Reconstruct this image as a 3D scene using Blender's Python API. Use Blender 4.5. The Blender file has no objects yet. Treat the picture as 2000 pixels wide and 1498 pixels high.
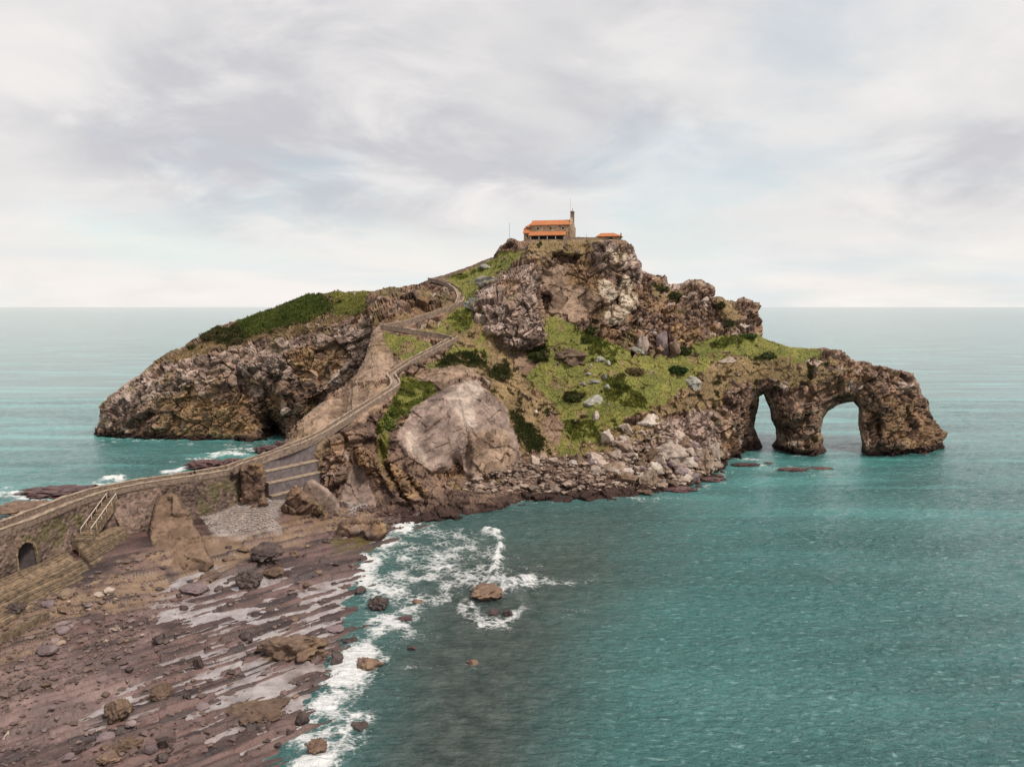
import bpy, bmesh, math, random
import numpy as np
from mathutils import Vector

# ------------------------------------------------------------------ camera, sky, sun, exposure
SC = bpy.context.scene
F, CX, CY, CAMZ = 1503.0, 1000.0, 749.0, 50.0
TH = math.atan(150.0 / F)
cam_data = bpy.data.cameras.new("camera")
cam = bpy.data.objects.new("camera", cam_data)
SC.collection.objects.link(cam)
cam_data.sensor_width = 34.6
cam_data.lens = 26.0
cam_data.clip_start = 0.5
cam_data.clip_end = 120000.0
cam.location = (0, 0, CAMZ)
cam.rotation_euler = (math.pi / 2 - TH, 0, 0)
SC.camera = cam
SC.view_settings.view_transform = 'Standard'
SC.view_settings.look = 'None'
SC.view_settings.exposure = 1.12
SC.cycles.use_denoising = True
SC.cycles.sample_clamp_direct = 0.9
SC.cycles.sample_clamp_indirect = 1.5
SC.view_settings.gamma = 1.0

SUN_EL, SUN_AZ = math.radians(52), math.radians(130)      # azimuth from +Y towards +X
world = bpy.data.worlds.new("World")
SC.world = world
world.use_nodes = True
wt = world.node_tree
wt.nodes.clear()

def N(t, typ, loc=None, **kw):
    n = t.nodes.new(typ)
    for k, v in kw.items():
        setattr(n, k, v)
    return n

def build_world():
    t = wt
    out = N(t, 'ShaderNodeOutputWorld')
    bg = N(t, 'ShaderNodeBackground')
    sky = N(t, 'ShaderNodeTexSky', sky_type='NISHITA', sun_disc=False)
    sky.sun_elevation = SUN_EL
    sky.sun_rotation = SUN_AZ
    tc = N(t, 'ShaderNodeTexCoord')
    sep = N(t, 'ShaderNodeSeparateXYZ')
    t.links.new(tc.outputs['Generated'], sep.inputs[0])
    zc = N(t, 'ShaderNodeMath', operation='MAXIMUM'); zc.inputs[1].default_value = 0.0
    t.links.new(sep.outputs['Z'], zc.inputs[0])
    za = N(t, 'ShaderNodeMath', operation='ADD'); za.inputs[1].default_value = 0.26
    t.links.new(zc.outputs[0], za.inputs[0])
    comb = N(t, 'ShaderNodeCombineXYZ')
    for i, ax in enumerate('XY'):
        d = N(t, 'ShaderNodeMath', operation='DIVIDE')
        t.links.new(sep.outputs[ax], d.inputs[0]); t.links.new(za.outputs[0], d.inputs[1])
        t.links.new(d.outputs[0], comb.inputs[i])
    def noise(scale, det, rough, off, dist=0.0):
        m = N(t, 'ShaderNodeMapping'); m.inputs['Location'].default_value = off
        t.links.new(comb.outputs[0], m.inputs[0])
        n = N(t, 'ShaderNodeTexNoise'); n.inputs['Scale'].default_value = scale
        n.inputs['Detail'].default_value = det; n.inputs['Roughness'].default_value = rough
        n.inputs['Distortion'].default_value = dist
        t.links.new(m.outputs[0], n.inputs['Vector'])
        return n.outputs['Fac']
    def ramp(src, a, b):
        m = N(t, 'ShaderNodeMapRange', interpolation_type='SMOOTHSTEP')
        m.inputs['From Min'].default_value = a; m.inputs['From Max'].default_value = b
        t.links.new(src, m.inputs['Value'])
        return m.outputs[0]
    def mix(f, a, b):
        m = N(t, 'ShaderNodeMix', data_type='RGBA')
        for s, v in ((m.inputs['Factor'], f), (m.inputs[6], a), (m.inputs[7], b)):
            if isinstance(v, (tuple, float, int)):
                s.default_value = v
            else:
                t.links.new(v, s)
        return m.outputs[2]
    # blue gaps come from the physical sky, the cloud deck covers nearly all of it
    skys = N(t, 'ShaderNodeMix', data_type='RGBA', blend_type='MULTIPLY')
    skys.inputs['Factor'].default_value = 1.0
    t.links.new(sky.outputs[0], skys.inputs[6])
    skys.inputs[7].default_value = (0.062, 0.070, 0.063, 1)
    cl = mix(ramp(noise(0.95, 7, 0.50, (3.1, 1.7, 0), 0.3), 0.34, 0.56),
             (0.272, 0.272, 0.290, 1), (0.375, 0.367, 0.364, 1))
    cl = mix(ramp(noise(2.4, 6, 0.55, (11.0, 4.0, 2), 0.4), 0.40, 0.70), cl, (0.405, 0.393, 0.386, 1))
    gap = ramp(noise(0.8, 7, 0.55, (2.3, 14.2, 5), 0.25), 0.50, 0.70)
    gm = N(t, 'ShaderNodeMath', operation='MULTIPLY'); gm.inputs[1].default_value = 0.40
    t.links.new(gap, gm.inputs[0])
    col = mix(gm.outputs[0], cl, skys.outputs[2])
    # warm paler band low over the horizon
    hz = N(t, 'ShaderNodeMapRange', interpolation_type='SMOOTHSTEP')
    hz.inputs['From Min'].default_value = 0.0; hz.inputs['From Max'].default_value = 0.14
    hz.inputs['To Min'].default_value = 0.75; hz.inputs['To Max'].default_value = 0.0
    t.links.new(sep.outputs['Z'], hz.inputs['Value'])
    st = N(t, 'ShaderNodeMapping'); st.inputs['Scale'].default_value = (1.0, 1.0, 9.0)
    t.links.new(tc.outputs['Generated'], st.inputs[0])
    sn = N(t, 'ShaderNodeTexNoise'); sn.inputs['Scale'].default_value = 3.0; sn.inputs['Detail'].default_value = 6
    t.links.new(st.outputs[0], sn.inputs['Vector'])
    hzc = mix(ramp(sn.outputs['Fac'], 0.38, 0.62), (0.375, 0.40, 0.40, 1), (0.455, 0.43, 0.405, 1))
    col = mix(hz.outputs[0], col, hzc)
    t.links.new(col, bg.inputs['Color'])
    bg.inputs['Strength'].default_value = 1.0
    t.links.new(bg.outputs[0], out.inputs[0])
build_world()

sun_data = bpy.data.lights.new("sun", 'SUN')
sun_data.energy = 1.5
sun_data.angle = math.radians(12)
sun_data.color = (1.0, 0.92, 0.82)
sun = bpy.data.objects.new("sun", sun_data)
SC.collection.objects.link(sun)
sd = Vector((math.sin(SUN_AZ) * math.cos(SUN_EL), math.cos(SUN_AZ) * math.cos(SUN_EL), math.sin(SUN_EL)))
sun.rotation_euler = sd.to_track_quat('Z', 'Y').to_euler()
sun.location = sd * 500

# ------------------------------------------------------------------ helpers
RNG = np.random.default_rng(7)
random.seed(7)
COL = SC.collection

def ray(px, py):
    a = (np.asarray(px, float) - CX) / F
    b = -(np.asarray(py, float) - CY) / F
    return a, math.cos(TH) + b * math.sin(TH), -math.sin(TH) + b * math.cos(TH)

def at_y(px, py, Y):
    a, b, c = ray(px, py)
    s = Y / b
    return np.stack([a * s, b * s, CAMZ + c * s], -1)

def at_z(px, py, z=0.0):
    a, b, c = ray(px, py)
    s = (z - CAMZ) / c
    return np.stack([a * s, b * s, CAMZ + c * s], -1)

def to_px(P):
    P = np.asarray(P, float)
    dz = P[..., 2] - CAMZ
    fw = P[..., 1] * math.cos(TH) - dz * math.sin(TH)
    up = P[..., 1] * math.sin(TH) + dz * math.cos(TH)
    return CX + F * P[..., 0] / fw, CY - F * up / fw

def sstep(a, b, x):
    t = np.clip((x - a) / (b - a), 0, 1)
    return t * t * (3 - 2 * t)

def _h(ix, iy, iz, seed):
    u = np.uint32
    h = ix.astype(u) * u(374761393) + iy.astype(u) * u(668265263) + iz.astype(u) * u(2147483647) + u((seed * 1274126177) & 0xFFFFFFFF)
    h = (h ^ (h >> u(13))) * u(1274126177)
    h = (h ^ (h >> u(16))) * u(2246822519)
    h = (h ^ (h >> u(15))) & u(0xFFFFFF)
    return h.astype(np.float32) * np.float32(1 / 0x1000000)

def vnoise(P, seed=0):
    P = np.asarray(P, np.float32); I = np.floor(P); f = P - I; I = I.astype(np.int32)
    u = f * f * f * (f * (f * 6 - 15) + 10)
    r = 0
    for dx in (0, 1):
        wx = u[:, 0] if dx else 1 - u[:, 0]
        for dy in (0, 1):
            wy = u[:, 1] if dy else 1 - u[:, 1]
            for dz in (0, 1):
                wz = u[:, 2] if dz else 1 - u[:, 2]
                r = r + wx * wy * wz * _h(I[:, 0] + dx, I[:, 1] + dy, I[:, 2] + dz, seed)
    return r * 2 - 1

def fbm(P, scale, octv=4, seed=0, gain=0.5):
    q = P / scale
    r = 0; a = 1; tot = 0
    for o in range(octv):
        r = r + a * vnoise(q + o * 17.3, seed + o); tot += a
        a *= gain; q = q * 2.03
    return r / tot

def facet(P, scale, seed=0, tilt=0.9):
    """broken-block field: every cell carries its own offset and tilted plane.
    returns (height -1..1, distance to the cell border, cell random)"""
    q = np.asarray(P / scale, np.float32)
    I = np.floor(q).astype(np.int32); q = q - I
    n = len(q)
    b1 = np.full(n, 9.0, np.float32); b2 = b1.copy()
    hgt = np.zeros(n, np.float32); rid = np.zeros(n, np.float32)
    for dx in (-1, 0, 1):
        for dy in (-1, 0, 1):
            for dz in (-1, 0, 1):
                ix, iy, iz = I[:, 0] + dx, I[:, 1] + dy, I[:, 2] + dz
                r1 = _h(ix, iy, iz, seed); r2 = _h(ix, iy, iz, seed + 91); r3 = _h(ix, iy, iz, seed + 173)
                ox = q[:, 0] - dx - r1; oy = q[:, 1] - dy - r2; oz = q[:, 2] - dz - r3
                d = ox * ox + oy * oy + oz * oz
                m = d < b1
                b2 = np.where(m, b1, np.minimum(b2, d)); b1 = np.where(m, d, b1)
                r4 = _h(ix, iy, iz, seed + 311)
                hh = (r4 - 0.5) * 1.25 + tilt * ((r2 * 7 % 1 - 0.5) * ox + (r3 * 7 % 1 - 0.5) * oy + (r1 * 7 % 1 - 0.5) * oz) * 2
                hgt = np.where(m, hh, hgt); rid = np.where(m, r4 * 13 % 1, rid)
    return hgt, np.sqrt(b2) - np.sqrt(b1), rid

def poly_sdf(px, py, poly):
    """signed distance, positive inside"""
    p = np.asarray(poly, float)
    d = np.full(px.shape, 1e9); ins = np.zeros(px.shape, bool)
    for i in range(len(p)):
        x0, y0 = p[i]; x1, y1 = p[(i + 1) % len(p)]
        ex, ey = x1 - x0, y1 - y0
        wx, wy = px - x0, py - y0
        t = np.clip((wx * ex + wy * ey) / (ex * ex + ey * ey + 1e-9), 0, 1)
        d = np.minimum(d, (wx - ex * t) ** 2 + (wy - ey * t) ** 2)
        if y0 != y1:
            c = ((y0 > py) != (y1 > py)) & (px < ex * (py - y0) / ey + x0)
            ins ^= c
    d = np.sqrt(d)
    return np.where(ins, d, -d)

def line_dist(px, py, pts):
    d = np.full(px.shape, 1e9)
    p = np.asarray(pts, float)
    for i in range(len(p) - 1):
        x0, y0 = p[i, :2]; x1, y1 = p[i + 1, :2]
        ex, ey = x1 - x0, y1 - y0
        t = np.clip(((px - x0) * ex + (py - y0) * ey) / (ex * ex + ey * ey + 1e-9), 0, 1)
        d = np.minimum(d, (px - x0 - ex * t) ** 2 + (py - y0 - ey * t) ** 2)
    return np.sqrt(d)

class TPS:
    def __init__(s, pts, vals, lam=1e-3, sc=100.0):
        s.p = np.asarray(pts, float) / sc; s.sc = sc
        n = len(s.p)
        d2 = ((s.p[:, None] - s.p[None]) ** 2).sum(-1)
        K = 0.5 * d2 * np.log(d2 + 1e-12) + lam * np.eye(n)
        Pm = np.c_[np.ones(n), s.p]
        A = np.zeros((n + 3, n + 3)); A[:n, :n] = K; A[:n, n:] = Pm; A[n:, :n] = Pm.T
        s.w = np.linalg.solve(A, np.r_[np.asarray(vals, float), 0, 0, 0])
    def __call__(s, x, y):
        sh = x.shape
        q = np.stack([x.ravel(), y.ravel()], -1) / s.sc
        r = np.zeros(len(q))
        for i, c in enumerate(s.p):
            d2 = ((q - c) ** 2).sum(-1)
            r += s.w[i] * 0.5 * d2 * np.log(d2 + 1e-12)
        n = len(s.p)
        r += s.w[n] + s.w[n + 1] * q[:, 0] + s.w[n + 2] * q[:, 1]
        return r.reshape(sh)

def coarse(fn, U, V, st=6.0):
    """evaluate a smooth field on a coarse lattice and resample it on U x V"""
    cu = np.arange(U[0] - st, U[-1] + 2 * st, st); cv = np.arange(V[0] - st, V[-1] + 2 * st, st)
    gu, gv = np.meshgrid(cu, cv)
    z = fn(gu, gv)
    fu = (U - cu[0]) / st; fv = (V - cv[0]) / st
    iu = np.floor(fu).astype(int); iv = np.floor(fv).astype(int)
    tu = (fu - iu)[None]; tv = (fv - iv)[:, None]
    a = z[np.ix_(iv, iu)]; b = z[np.ix_(iv, iu + 1)]; c = z[np.ix_(iv + 1, iu)]; d = z[np.ix_(iv + 1, iu + 1)]
    return a * (1 - tu) * (1 - tv) + b * tu * (1 - tv) + c * (1 - tu) * tv + d * tu * tv

def mesh_np(name, V, faces, smooth=True):
    """faces: int array (n,3) or (n,4), or a list of such arrays"""
    me = bpy.data.meshes.new(name)
    fs = faces if isinstance(faces, list) else [faces]
    fs = [np.asarray(f, np.int32) for f in fs if len(f)]
    V = np.asarray(V, np.float32)
    loops = np.concatenate([f.ravel() for f in fs])
    tot = np.concatenate([np.full(len(f), f.shape[1], np.int32) for f in fs])
    start = np.r_[0, np.cumsum(tot)[:-1]].astype(np.int32)
    me.vertices.add(len(V)); me.vertices.foreach_set('co', V.ravel())
    me.loops.add(len(loops)); me.loops.foreach_set('vertex_index', loops.astype(np.int32))
    me.polygons.add(len(tot)); me.polygons.foreach_set('loop_start', start)
    me.polygons.foreach_set('use_smooth', np.full(len(tot), smooth))
    me.update(calc_edges=True)
    return me

def set_col(me, C, name='Col'):
    a = me.color_attributes.new(name, 'FLOAT_COLOR', 'POINT')
    c = np.ones((len(C), 4), np.float32); c[:, :3] = C
    a.data.foreach_set('color', c.ravel())

def set_f(me, name, v):
    a = me.attributes.new(name, 'FLOAT', 'POINT')
    a.data.foreach_set('value', np.asarray(v, np.float32))

def link(name, me, mat=None, parent=None, kind=None, label=None, cat=None, group=None):
    o = bpy.data.objects.new(name, me)
    COL.objects.link(o)
    if mat is not None and me is not None and not me.materials:
        me.materials.append(mat)
    if parent is not None:
        o.parent = parent
    if kind: o['kind'] = kind
    if label: o['label'] = label
    if cat: o['category'] = cat
    if group: o['group'] = group
    return o

class MB:
    """collects boxes, prisms and tubes for one mesh object"""
    def __init__(s): s.v = []; s.f = []
    def add(s, vs, fs):
        b = len(s.v); s.v += [tuple(float(c) for c in v) for v in vs]; s.f += [tuple(i + b for i in f) for f in fs]
    def box(s, c, sz, rz=0.0):
        x, y, z = (k / 2 for k in sz)
        co, si = math.cos(rz), math.sin(rz)
        vs = []
        for dz in (-z, z):
            for dx, dy in ((-x, -y), (x, -y), (x, y), (-x, y)):
                vs.append((c[0] + dx * co - dy * si, c[1] + dx * si + dy * co, c[2] + dz))
        s.add(vs, [(3, 2, 1, 0), (4, 5, 6, 7), (0, 1, 5, 4), (1, 2, 6, 5), (2, 3, 7, 6), (3, 0, 4, 7)])
    def prism(s, prof, fn0, fn1):
        n = len(prof)
        s.add([fn0(*p) for p in prof] + [fn1(*p) for p in prof],
              [tuple(range(n - 1, -1, -1)), tuple(range(n, 2 * n))] + [(i, (i + 1) % n, n + (i + 1) % n, n + i) for i in range(n)])
    def tube(s, a, b, r, seg=8, r2=None):
        a, b = Vector(a), Vector(b); d = (b - a).normalized()
        u = d.orthogonal().normalized(); w = d.cross(u); r2 = r if r2 is None else r2
        vs = []
        for p, rr in ((a, r), (b, r2)):
            for k in range(seg):
                t = 2 * math.pi * k / seg
                vs.append(p + (u * math.cos(t) + w * math.sin(t)) * rr)
        s.add(vs, [tuple(range(seg - 1, -1, -1)), tuple(range(seg, 2 * seg))] + [(i, (i + 1) % seg, seg + (i + 1) % seg, seg + i) for i in range(seg)])
    def mesh(s, name, smooth=False):
        me = bpy.data.meshes.new(name); me.from_pydata(s.v, [], s.f); me.update()
        bm = bmesh.new(); bm.from_mesh(me); bmesh.ops.recalc_face_normals(bm, faces=bm.faces); bm.to_mesh(me); bm.free()
        if smooth: me.polygons.foreach_set('use_smooth', [True] * len(me.polygons))
        return me
    def build(s, name, mat, parent=None, **kw):
        return link(name, s.mesh(name), mat, parent, **kw)

# ------------------------------------------------------------------ materials
def mat_base(name, rough=0.9, spec=0.3):
    m = bpy.data.materials.new(name); m.use_nodes = True
    t = m.node_tree; b = t.nodes['Principled BSDF']
    b.inputs['Roughness'].default_value = rough
    b.inputs['Specular IOR Level'].default_value = spec
    return m, t, b

def obj_noise(t, scale, det=5, rough=0.6, coord='Object', stretch=None, typ='ShaderNodeTexNoise'):
    tc = N(t, 'ShaderNodeTexCoord')
    src = N(t, 'ShaderNodeNewGeometry').outputs['Position'] if coord == 'World' else tc.outputs[coord]
    if stretch:
        mp = N(t, 'ShaderNodeMapping'); mp.inputs['Scale'].default_value = stretch
        t.links.new(src, mp.inputs[0]); src = mp.outputs[0]
    n = N(t, typ); n.inputs['Scale'].default_value = scale
    if typ == 'ShaderNodeTexNoise':
        n.inputs['Detail'].default_value = det; n.inputs['Roughness'].default_value = rough
    t.links.new(src, n.inputs['Vector'])
    return n

def maprange(t, src, a, b, c, d, smooth=False):
    m = N(t, 'ShaderNodeMapRange')
    if smooth: m.interpolation_type = 'SMOOTHSTEP'
    for k, v in (('From Min', a), ('From Max', b), ('To Min', c), ('To Max', d)):
        m.inputs[k].default_value = v
    t.links.new(src, m.inputs['Value'])
    return m.outputs[0]

def mixc(t, f, a, b, blend='MIX'):
    m = N(t, 'ShaderNodeMix', data_type='RGBA', blend_type=blend)
    for s, v in ((m.inputs['Factor'], f), (m.inputs[6], a), (m.inputs[7], b)):
        if isinstance(v, (tuple, float, int)): s.default_value = v
        else: t.links.new(v, s)
    return m.outputs[2]

def bump(t, b, h, strength, dist):
    bp = N(t, 'ShaderNodeBump'); bp.inputs['Strength'].default_value = strength; bp.inputs['Distance'].default_value = dist
    t.links.new(h, bp.inputs['Height'])
    t.links.new(bp.outputs[0], b.inputs['Normal'])
    return bp

def terrain_mat(name, fine=1.3, bumpd=0.22, rough=0.92, spec=0.2, lo=0.74, hi=1.22):
    m, t, b = mat_base(name, rough, spec)
    at = N(t, 'ShaderNodeAttribute', attribute_name='Col')
    n1 = obj_noise(t, fine, 8, 0.68, 'World')
    n2 = obj_noise(t, fine * 0.16, 4, 0.6, 'World')
    g = N(t, 'ShaderNodeMath', operation='MULTIPLY')
    t.links.new(maprange(t, n1.outputs['Fac'], 0.3, 0.7, lo, hi), g.inputs[0])
    t.links.new(maprange(t, n2.outputs['Fac'], 0.3, 0.7, 0.82, 1.16), g.inputs[1])
    gc = N(t, 'ShaderNodeCombineXYZ')
    for i in range(3): t.links.new(g.outputs[0], gc.inputs[i])
    t.links.new(mixc(t, 1.0, at.outputs['Color'], gc.outputs[0], 'MULTIPLY'), b.inputs['Base Color'])
    n3 = obj_noise(t, fine * 1.3, 9, 0.7, 'World')
    bump(t, b, n3.outputs['Fac'], 0.85, bumpd)
    return m

def plain_mat(name, c1, c2, scale=3.0, rough=0.85, bd=0.02, spec=0.3, coord='Object', stretch=None, lo=0.35, hi=0.65, rnd=0.0):
    m, t, b = mat_base(name, rough, spec)
    n = obj_noise(t, scale, 7, 0.62, coord, stretch)
    c = mixc(t, maprange(t, n.outputs['Fac'], lo, hi, 0, 1), c1 + (1,), c2 + (1,))
    if rnd:
        oi = N(t, 'ShaderNodeObjectInfo'); g = N(t, 'ShaderNodeCombineXYZ'); mr = maprange(t, oi.outputs['Random'], 0, 1, 1 - rnd, 1 + rnd)
        for i in range(3): t.links.new(mr, g.inputs[i])
        c = mixc(t, 1.0, c, g.outputs[0], 'MULTIPLY')
    t.links.new(c, b.inputs['Base Color'])
    n2 = obj_noise(t, scale * 4, 6, 0.65, coord, stretch)
    bump(t, b, n2.outputs['Fac'], 0.6, bd)
    return m

M_ROCK = terrain_mat('island_rock')
M_SHORE = terrain_mat('foreshore_rock', fine=2.6, bumpd=0.16, rough=0.38, spec=0.5)
# ------------------------------------------------------------------ rock classes: two colours, relief strength, plant cover
CLS = {
    'lime':  ((.50, .375, .315), (.105, .068, .054), 1.0, 0),
    'brown': ((.31, .20, .14), (.064, .039, .031), 1.0, 0),
    'ochre': ((.37, .235, .125), (.16, .10, .065), .9, 0),
    'white': ((.62, .52, .41), (.34, .255, .18), .75, 0),
    'slab':  ((.35, .255, .21), (.14, .10, .083), .17, 0),
    'pale':  ((.50, .40, .335), (.26, .20, .165), .15, 0),
    'strata': ((.36, .25, .18), (.145, .095, .066), .30, 0),
    'grass': ((.25, .225, .062), (.125, .135, .038), .16, 1),
    'green': ((.10, .125, .025), (.20, .195, .042), .18, 1),
    'dark':  ((.028, .040, .010), (.07, .065, .02), .30, 1),
    'dry':   ((.31, .215, .112), (.165, .115, .06), .30, .6),
    'bslab': ((.225, .15, .105), (.13, .085, .058), .34, 0),
    'shore': ((.21, .138, .10), (.065, .040, .033), .50, 0),
    'soil':  ((.30, .20, .135), (.16, .10, .07), .25, 0),
    'fern':  ((.030, .055, .011), (.13, .145, .034), .10, 1),
}

PATH = [  # pixel, pixel, distance: the stairway up the island
    (463, 912, 170), (520, 893, 177), (558, 879, 180), (600, 863, 186), (632, 847, 190), (700, 803, 203), (745, 775, 211), (773, 756, 216.5),
    (772, 745, 219), (762, 734, 223), (800, 708, 230), (860, 677, 240), (888, 662, 246)]
PATH2 = [(888, 662, 246), (862, 656, 249.5), (820, 650, 252), (780, 643, 254), (747, 639, 256.5)]
PATH3 = [(747, 639, 256.5), (775, 634, 259), (800, 629, 262), (840, 616, 265), (870, 606, 268), (896, 595, 270), (901, 583, 274), (896, 570, 278), (882, 559, 282), (862, 551, 286), (840, 547, 289)]

def relief(poly, step, ctrl, gauss, plates, paints, w, a, wb, B, seed, base, holes=(), paths=(), streak=(), bed=28.0, calm=lambda u, v: 0.0 * u):
    p = np.asarray(poly, float)
    U = np.arange(p[:, 0].min() - 2 * step, p[:, 0].max() + 2 * step, step)
    V = np.arange(p[:, 1].min() - 2 * step, p[:, 1].max() + 2 * step, step)
    gu, gv = np.meshgrid(U, V)
    sd_ = poly_sdf(gu, gv, p)
    for h in holes:
        sd_ = np.minimum(sd_, -poly_sdf(gu, gv, h))
    gy, gx = np.gradient(sd_, step)
    nb = np.abs(sd_) < 0.8 * step
    pu = np.where(nb, gu - sd_ * gx, gu); pv = np.where(nb, gv - sd_ * gy, gv)
    keep = sd_ > -0.8 * step
    inside = sd_ >= 0.8 * step
    S = coarse(TPS([c[:2] for c in ctrl], [c[2] for c in ctrl]), U, V)
    for (x, y, rx, ry, ang, dy) in gauss:
        ca, sa = math.cos(math.radians(ang)), math.sin(math.radians(ang))
        q1 = ((gu - x) * ca + (gv - y) * sa) / rx; q2 = (-(gu - x) * sa + (gv - y) * ca) / ry
        S = S + dy * np.exp(-(q1 * q1 + q2 * q2))
    flat = (gu.ravel(), gv.ravel())
    Pn = at_y(gu, gv, S).reshape(-1, 3)
    wob = fbm(Pn, 6.0, 4, seed + 5).reshape(gu.shape)
    wob2 = fbm(Pn, 14.0, 3, seed + 9).reshape(gu.shape)
    wob3 = fbm(Pn, 2.2, 4, seed + 10, 0.6).reshape(gu.shape)
    for (pl, dy, soft) in plates:
        S = S + dy * sstep(-soft, soft, coarse(lambda x, y: poly_sdf(x, y, pl), U, V, 4.0) + 5 * wob)
    for pth in paths:
        d = coarse(lambda x, y: line_dist(x, y, pth), U, V, 4.0)
        S = S + 0.9 * (1 - sstep(2, 9, d))
    # zones
    Wt = {k: np.zeros(gu.shape) for k in CLS}
    Wt[base] += 1
    for (c, pl, soft, na) in paints:
        s = coarse(lambda x, y: poly_sdf(x, y, pl), U, V, 4.0)
        k = sstep(-soft * .6, soft * .6, s + na * wob + 0.8 * na * wob2 + 0.7 * na * wob3)
        for q in Wt: Wt[q] *= 1 - k
        Wt[c] += k
    # patchy cover: dry and green flecks in the grass, rock showing through
    f1 = fbm(Pn, 3.4, 4, seed + 11, 0.6).reshape(gu.shape); f2 = fbm(Pn, 2.4, 4, seed + 12, 0.6).reshape(gu.shape); f3 = fbm(Pn, 7.5, 5, seed + 13, 0.6).reshape(gu.shape)
    def leak(src, dst, k):
        m_ = Wt[src] * k; Wt[src] = Wt[src] - m_; Wt[dst] = Wt[dst] + m_
    leak('grass', 'green', 0.85 * sstep(0.12, 0.34, f1 * 0.6 + f3 * 0.6)); leak('grass', 'dry', 0.9 * sstep(0.16, 0.36, -f3 * 0.8 + f2 * 0.4))
    leak('grass', 'lime', sstep(0.36, 0.46, f2 * 0.7 - f1 * 0.5)); leak('dry', 'lime', sstep(0.20, 0.34, f2 * 0.8 + f3 * 0.3)); leak('dry', 'dark', 0.8 * sstep(0.22, 0.4, -f1 * 0.8 + f3 * 0.3))
    leak('green', 'grass', 0.8 * sstep(0.10, 0.34, -f2)); leak('green', 'dark', 0.8 * sstep(0.16, 0.36, f2)); leak('fern', 'green', 0.7 * sstep(0.15, 0.4, f2))
    leak('dark', 'dry', 0.8 * sstep(0.2, 0.42, f1)); leak('strata', 'dry', 0.5 * sstep(0.22, 0.42, f3))
    aa = a(gu, gv) if callable(a) else a
    BB = B(gu, gv) if callable(B) else B
    ww = w(gu, gv) if callable(w) else w
    s = np.clip(np.where(nb, 0, sd_) / ww, 0, 1); cu_ = np.sqrt(np.clip(1 - (1 - s) ** 2, 0, 1))
    s2 = np.clip(np.where(nb, 0, sd_) / wb, 0, 1); cb_ = np.sqrt(np.clip(1 - (1 - s2) ** 2, 0, 1))
    Yf = S + aa * (1 - cu_)
    Yb = S + aa + BB * cb_ + 1.0 * (s2 > 0)
    Pf = at_y(pu, pv, Yf); Pb = at_y(pu, pv, Yb)
    du = np.gradient(Pf, axis=1); dv = np.gradient(Pf, axis=0)
    nrm = np.cross(dv, du); nrm /= np.linalg.norm(nrm, axis=-1, keepdims=True) + 1e-9
    nrm = np.where(nrm[..., 1:2] > 0, -nrm, nrm)
    K = keep.ravel(); idx = np.flatnonzero(K)
    P = Pf.reshape(-1, 3)[idx]; n = nrm.reshape(-1, 3)[idx]
    W = {k: v.ravel()[idx] for k, v in Wt.items()}
    amp = sum(W[k] * CLS[k][2] for k in CLS); veg = sum(W[k] * CLS[k][3] for k in CLS)
    for pth in paths:
        amp = amp * (0.12 + 0.88 * sstep(4, 16, line_dist(flat[0][idx], flat[1][idx], pth)))
    # broken rock: warped block fields at four sizes
    wp = np.stack([fbm(P, 8, 2, seed + 21), fbm(P, 8, 2, seed + 22), fbm(P, 8, 2, seed + 23)], -1)
    Q = P + 0.8 * wp
    ca_, sa_ = math.cos(math.radians(bed)), math.sin(math.radians(bed))
    Q = np.stack([Q[:, 0] * ca_ + Q[:, 2] * sa_, Q[:, 1], 1.55 * (-Q[:, 0] * sa_ + Q[:, 2] * ca_)], -1)
    h1, e1, r1 = facet(Q, 10.0, seed, 1.0)
    h2, e2, r2 = facet(Q, 4.4, seed + 1, 1.45)
    h3, e3, r3 = facet(Q + 0.2 * wp, 1.9, seed + 2, 1.4)
    h4, e4, r4 = facet(Q, 0.95, seed + 3, 1.3)
    fb = fbm(P, 1.2, 3, seed + 40)
    for h in holes:
        amp = amp * (0.35 + 0.65 * sstep(2, 26, -poly_sdf(flat[0][idx], flat[1][idx], h)))
    amp = amp * (1 - calm(flat[0][idx], flat[1][idx]))
    d = 2.3 * h1 + 1.55 * h2 + 0.66 * h3 + 0.18 * h4 + 0.10 * fb
    d = d - sstep(.35, .8, amp) * (1.8 * (1 - sstep(0.0, 0.05, e2)) * (r2 > 0.5) + 0.5 * (1 - sstep(0.0, 0.10, e3)) * (r3 > .5) + 3.0 * (1 - sstep(0, 0.03, e1)))
    d = d * amp
    d += (1 - np.clip(amp, 0, 1)) * veg * (0.35 * fbm(P, 2.0, 3, seed + 50) + 0.5 * fbm(P, 9.0, 2, seed + 51) + (W['fern'] + W['dark']) * 0.9 * fbm(P, 2.6, 3, seed + 52))
    uu, vv = flat[0][idx], flat[1][idx]
    tcol = np.zeros(len(idx))
    for (pl, ang, per, am) in streak:       # bedded rock: layers along a direction in the cliff plane
        k = sstep(-3, 6, poly_sdf(uu, vv, pl) + 4 * wob.ravel()[idx])
        ca, sa = math.cos(math.radians(ang)), math.sin(math.radians(ang))
        tt = (-P[:, 0] * sa + P[:, 2] * ca) + 1.1 * fbm(P, 9, 3, seed + 60)
        lay = tt / per
        li = np.floor(lay); lf = lay - li
        rr = _h(li.astype(np.int64), li.astype(np.int64) * 0, li.astype(np.int64) * 0, seed + 70)
        rn = _h(li.astype(np.int64) + 1, li.astype(np.int64) * 0, li.astype(np.int64) * 0, seed + 70)
        prof = rr + (rn - rr) * sstep(0.72, 1.0, lf)
        d += k * am * (prof - 0.5) * 2 * (0.7 + 0.6 * fbm(P, 5, 2, seed + 61))
        tcol += k * (prof - 0.5)
    on_edge = ~inside.ravel()[idx]
    edge_d = sd_.ravel()[idx]
    d = 2.6 * np.tanh(d / 2.6) * (0.62 + 0.38 * sstep(0, 14, edge_d))
    d = np.where(on_edge, d * 0.5, d)
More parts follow.
